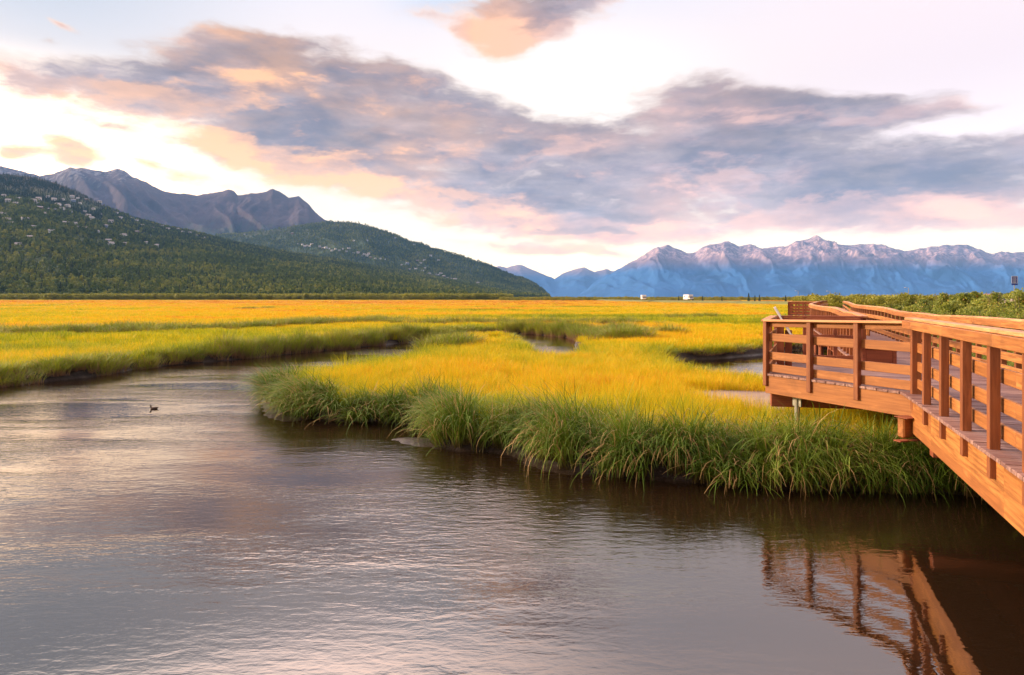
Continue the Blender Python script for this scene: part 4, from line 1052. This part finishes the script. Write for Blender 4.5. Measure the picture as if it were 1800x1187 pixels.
house_parts(tb, 9, 6, 3.0, 1.2, simple("tan wall", (.50, .30, .20), .8), TANR)

# ------------------------------------------------------------------ houses on the slopes
HA = [(7, 348), (15, 357), (34, 353), (68, 353), (68, 361), (95, 354), (110, 354), (127, 349), (129, 356), (151, 353), (175, 357), (190, 364), (102, 364), (119, 366), (109, 371), (164, 370), (149, 375), (5, 382),
      (44, 391), (103, 388), (116, 397), (132, 396), (135, 404), (103, 401), (161, 388), (195, 393), (229, 386), (258, 395), (285, 401), (52, 424), (25, 424), (33, 436), (170, 411), (217, 419), (195, 434),
      (219, 432), (257, 430), (276, 436), (191, 428), (303, 406), (312, 406), (334, 412), (12, 392), (75, 380), (86, 372), (60, 357), (84, 349), (137, 351), (98, 372), (70, 370), (28, 362), (140, 360), (124, 375), (155, 383), (180, 380), (205, 377),
      (212, 386), (240, 392), (250, 400), (268, 404), (295, 406), (322, 411), (345, 417), (358, 421), (20, 398), (60, 404), (90, 412), (150, 406), (185, 402), (240, 412)]
HB = [(430, 414), (524, 431), (532, 432), (540, 434), (545, 435), (536, 436), (562, 436), (573, 438), (580, 439), (568, 439), (590, 440), (597, 443), (603, 440), (613, 439), (622, 447), (630, 447), (640, 449), (645, 452), (636, 452),
      (652, 455), (660, 457), (668, 457), (676, 458), (648, 449), (622, 425), (645, 425), (728, 432), (706, 468), (716, 466), (734, 461), (746, 460), (735, 469), (747, 474), (720, 476), (731, 476), (740, 465),
      (755, 484), (766, 485), (771, 487), (780, 489), (787, 491), (760, 487), (792, 493), (800, 494), (812, 499), (840, 500), (771, 460), (757, 452), (695, 421), (514, 413), (548, 432), (609, 444), (584, 443), (775, 484), (743, 478)]
HWALL = [HW, simple("white wall", (.80, .79, .78), .7), simple("blue wall", (.28, .36, .50), .7), simple("brown wall", (.30, .20, .13), .8)]
protos = {}
def house(layer, u, v, sc, where, grp, k):
    p = layer.at(u, v)
    ki = [0, 1, 1, 0, 1, 0, 1, 1, 2, 3][k % 10]
    nm = ['pale grey', 'white', 'blue', 'brown'][ki]
    lab = 'tiny %s house %s' % (nm, where(u, v))
    if (ki,) not in protos:
        o = empty('hillside_house', (0, 0, 0)); house_parts(o, 13, 9, 6.5, 2.8, HWALL[ki], HR); protos[(ki,)] = o; o['category'] = 'house'
    else: o = copy_thing(protos[(ki,)])
    o.location = (p[0], p[1], p[2] + 2.0 * sc); o.rotation_euler = (0, 0, random.uniform(-.7, .7) + math.atan2(-p[0], p[1]) * 1.0)
    s = sc * random.uniform(.75, 1.25); o.scale = (s, s, s)
    o['label'] = lab; o['group'] = grp
def whereA(u, v):
    h = 'on the crest of the front slope' if u > 225 and v < 415 else ('near the top of the left hill' if v < 360 else ('halfway up the left hill' if v < 400 else 'low on the left hill'))
    return h + (' by the photo edge' if u < 50 else (', middle of its row' if u < 140 else ', right end of its row')) * (u <= 225 or v >= 415)
def whereB(u, v):
    if v < 433 and u > 600 or (u > 740 and v < 462): return 'standing alone high on the rear hill'
    c = 'leftmost' if u < 556 else ('second' if u < 618 else ('third' if u < 690 else ('fourth' if u < 775 else 'last')))
    return 'in the %s cluster along the rear hill, counting from the left' % c
for k, (u, v) in enumerate(HA): house(LA, u, v, .98, whereA, 'houses on the front slope', k)
for k, (u, v) in enumerate(HB): house(LB, u, v, 1.1, whereB, 'houses on the rear hill', k)

# ------------------------------------------------------------------ shrubs right of the boardwalk
def shrub_shape(r, n): 
    p = lumps(r, n, 16, 1.15, .9, .25, 1.75); return np.maximum(p, [-99, -99, .03])
def tall_shape(r, n): return np.maximum(lumps(r, n, 16, .8, 1.2, .5, 2.9), [-99, -99, .03])
def stems_mb(h, n, sp):
    mb = MB()
    for _ in range(n):
        a = random.random() * 6.28; r_ = random.uniform(.3, 1) * sp
        mid = Vector((r_ * .5 * math.cos(a), r_ * .5 * math.sin(a), h * .5)); top_ = Vector((r_ * math.cos(a), r_ * math.sin(a), h * random.uniform(.85, 1.1)))
        mb.beam((0, 0, -.1), mid, .035, .035, up=(1, 0, 0)); mb.beam(mid, top_, .02, .02, up=(1, 0, 0))
    return mb
shp = []
FARV = []
for i in range(3):
    v, f = leaf_cloud(1700, .13, shrub_shape, 250 + i, .5); FARV.append(mesh_np('foliage', v, f, [SHRUBM], link=False).data)
for i in range(5):
    o = empty('willow_shrub'); o['category'] = 'shrub'; v, f = leaf_cloud(3400, .065, shrub_shape, 200 + i, .42)
    mesh_np('foliage', v, f, [SHRUBM], parent=o); stems_mb(1.5, 9, .9).build('stems', BARK, o); shp.append([o, False])
for i in range(3):
    o = empty('tall_willow'); o['category'] = 'shrub'; v, f = leaf_cloud(2600, .085, tall_shape, 300 + i, .42)
    mesh_np('foliage', v, f, [SHRUBM], parent=o); stems_mb(2.9, 7, .6).build('stems', BARK, o); shp.append([o, False])
def shrub(i, x, y, sc, label, group, z=None, rz=None):
    e = shp[i]
    if not e[1]: o = e[0]; e[1] = True
    else: o = copy_thing(e[0])
    z = float(ground_z(np.array([x]), np.array([y]))[0]) if z is None else z
    o.location = (x, y, z - .05); o.rotation_euler = (0, 0, random.random() * 6.28 if rz is None else rz); o.scale = (sc, sc, sc * random.uniform(.9, 1.1))
    if y > 45 and i < 5 and o is not e[0]: [c for c in o.children if c.name.startswith('foliage')][0].data = FARV[i % 3]
    o['label'] = label; o['group'] = group
# belt between boardwalk and road, denser and taller near the road
n_s = 0; tries = 0
pos_ = []
while n_s < 280 and tries < 60000:
    tries += 1
    s = random.uniform(4, 127); o_ = random.uniform(3.2 + .02 * s, 22); p = bw(min(s, 128), o_, 0)
    if s > 128: continue
    x, y = p.x, p.y
    u = 900 + F * x / y
    if y < 10 or u > 1900: continue
    if any((x - a) ** 2 + (y - b_) ** 2 < (1.25 + .012 * y) ** 2 for a, b_ in pos_): continue
    if water_sd(np.array([x]), np.array([y]))[0] < .6: continue
    pos_.append((x, y)); n_s += 1
    big = np.interp(o_, [4, 8, 12, 22], [.55, .85, 1.1, 1.3]) * random.uniform(.62, 1.2)
    near = y < 45
    shrub(random.choice((0, 1, 2, 3, 4)), x, y, big * (1.0 if near else 1.15), '%s leafy willow shrub in the %s thicket, %s' % ('low' if big < .95 else 'high' if big > 1.3 else 'middling', 'near' if y < 40 else 'middle' if y < 70 else 'far',
          'close behind the boardwalk railing' if o_ < 9 else 'halfway to the road' if o_ < 16 else 'along the road embankment'), 'willow shrubs in the thicket')
for (u, v, Y, i, lab) in ((1655, 505, 52, 5, 'tall leaning willow rising alone above the middle of the thicket'), (1750, 509, 46, 6, 'tall dark willow shrub left of the blue sign'),
                          (1797, 502, 40, 7, 'tallest willow shrub at the right edge, beside the blue sign'), (1600, 512, 70, 5, 'tall thin willow shrub rising above the thicket, left of the leaning one')):
    x = (u - 900) / F * Y; zt = EYE + (HZ - v) / F * Y
    shrub(i, x, Y, (zt - LAND) / 3.5, lab, 'tall willows above the thicket')
# low plants between boardwalk and thicket: grassy ground cover
y = rng.uniform(12, 110, 9000); x = y * rng.uniform(.40, .80, 9000); sv = x * D0[0] + y * D0[1]; nv_ = x * N0[0] + y * N0[1]
k = (nv_ > 4.9) & (nv_ < 24); x, y = x[k], y[k]; sd = water_sd(x, y); k = sd > .3; x, y, sd = x[k], y[k], sd[k]; N = len(x)
s = rng.uniform(1.2, 2.4, N); h = rng.uniform(.5, 1.0, N)
scatter('rough_grass', np.column_stack([x, y, ground_z(x, y, sd) - .03]), np.column_stack([np.zeros((N, 2)), rng.random(N) * 6.28]), np.column_stack([s, s, h]), LIB['reed'], 6)
# spruces on the horizon
SPv, SPf = leaf_cloud(420, .42, cone, 77, .6)
first = True
for (u, v, Y, lab) in ((1316, 515, 420, 'tallest dark spruce on the horizon, between the campers and the boardwalk'), (1269, 520, 450, 'small dark spruce on the horizon right of the larger camper'), (1235, 520, 440, 'small dark bushy spruce just right of the larger camper'),
                       (1327, 519, 430, 'small spruce directly right of the tallest horizon spruce'), (1335, 518, 430, 'thin spruce second to the right of the tallest horizon spruce'),
                       (1381, 519, 400, 'small spruce left of the left street lamp'), (1422, 516, 400, 'dark spruce above the far boardwalk bay, left one of a pair'), (1429, 515, 400, 'dark spruce above the far boardwalk bay, right one of a pair'),
                       (1437, 517, 420, 'short spruce beside the pair above the far boardwalk bay'), (1193, 520, 460, 'tiny spruce between the two white campers')):
    x = (u - 900) / F * Y; sc = (EYE + (HZ - v) / F * Y - LAND) / 10.6
    if first:
        o = empty('spruce_tree'); mesh_np('crown', SPv, SPf, [TREEM2], parent=o); tv, tf = trunk_np(9, .14); mesh_np('trunk', tv, tf, [BARK], parent=o); sp0 = o; first = False
    else: o = copy_thing(sp0)
    o.location = (x, Y, LAND - .1); o.scale = (sc * 1.3, sc * 1.3, sc); tag(o, lab, 'spruce tree', 'spruces on the horizon')
# far scrub belt behind the boardwalk's far end
rank('far_thicket', 1400, 1850, 130, 420, 1000, 'scrub', 5, .45, 1.05)

# ------------------------------------------------------------------ haze
hm = bpy.data.materials.new("haze"); hm.use_nodes = True; t = hm.node_tree
for n in list(t.nodes): t.nodes.remove(n)
g = NG(t); ho = g.n('ShaderNodeOutputMaterial'); pv = g.n('ShaderNodeVolumePrincipled')
pv.inputs['Color'].default_value = (.20, .50, 1.0, 1); pv.inputs['Density'].default_value = 4.2e-5
t.links.new(pv.outputs[0], ho.inputs['Volume'])
x0, x1, y0, y1, z0, z1 = -18000, 18000, -300, 21000, -2.2, 1750
hz = mesh_np("haze", [(x0, y0, z0), (x1, y0, z0), (x1, y1, z0), (x0, y1, z0), (x0, y0, z1), (x1, y0, z1), (x1, y1, z1), (x0, y1, z1)],
             np.array([[3, 2, 1, 0], [4, 5, 6, 7], [0, 1, 5, 4], [1, 2, 6, 5], [2, 3, 7, 6], [3, 0, 4, 7]]), [hm]); tag(hz, kind='stuff')
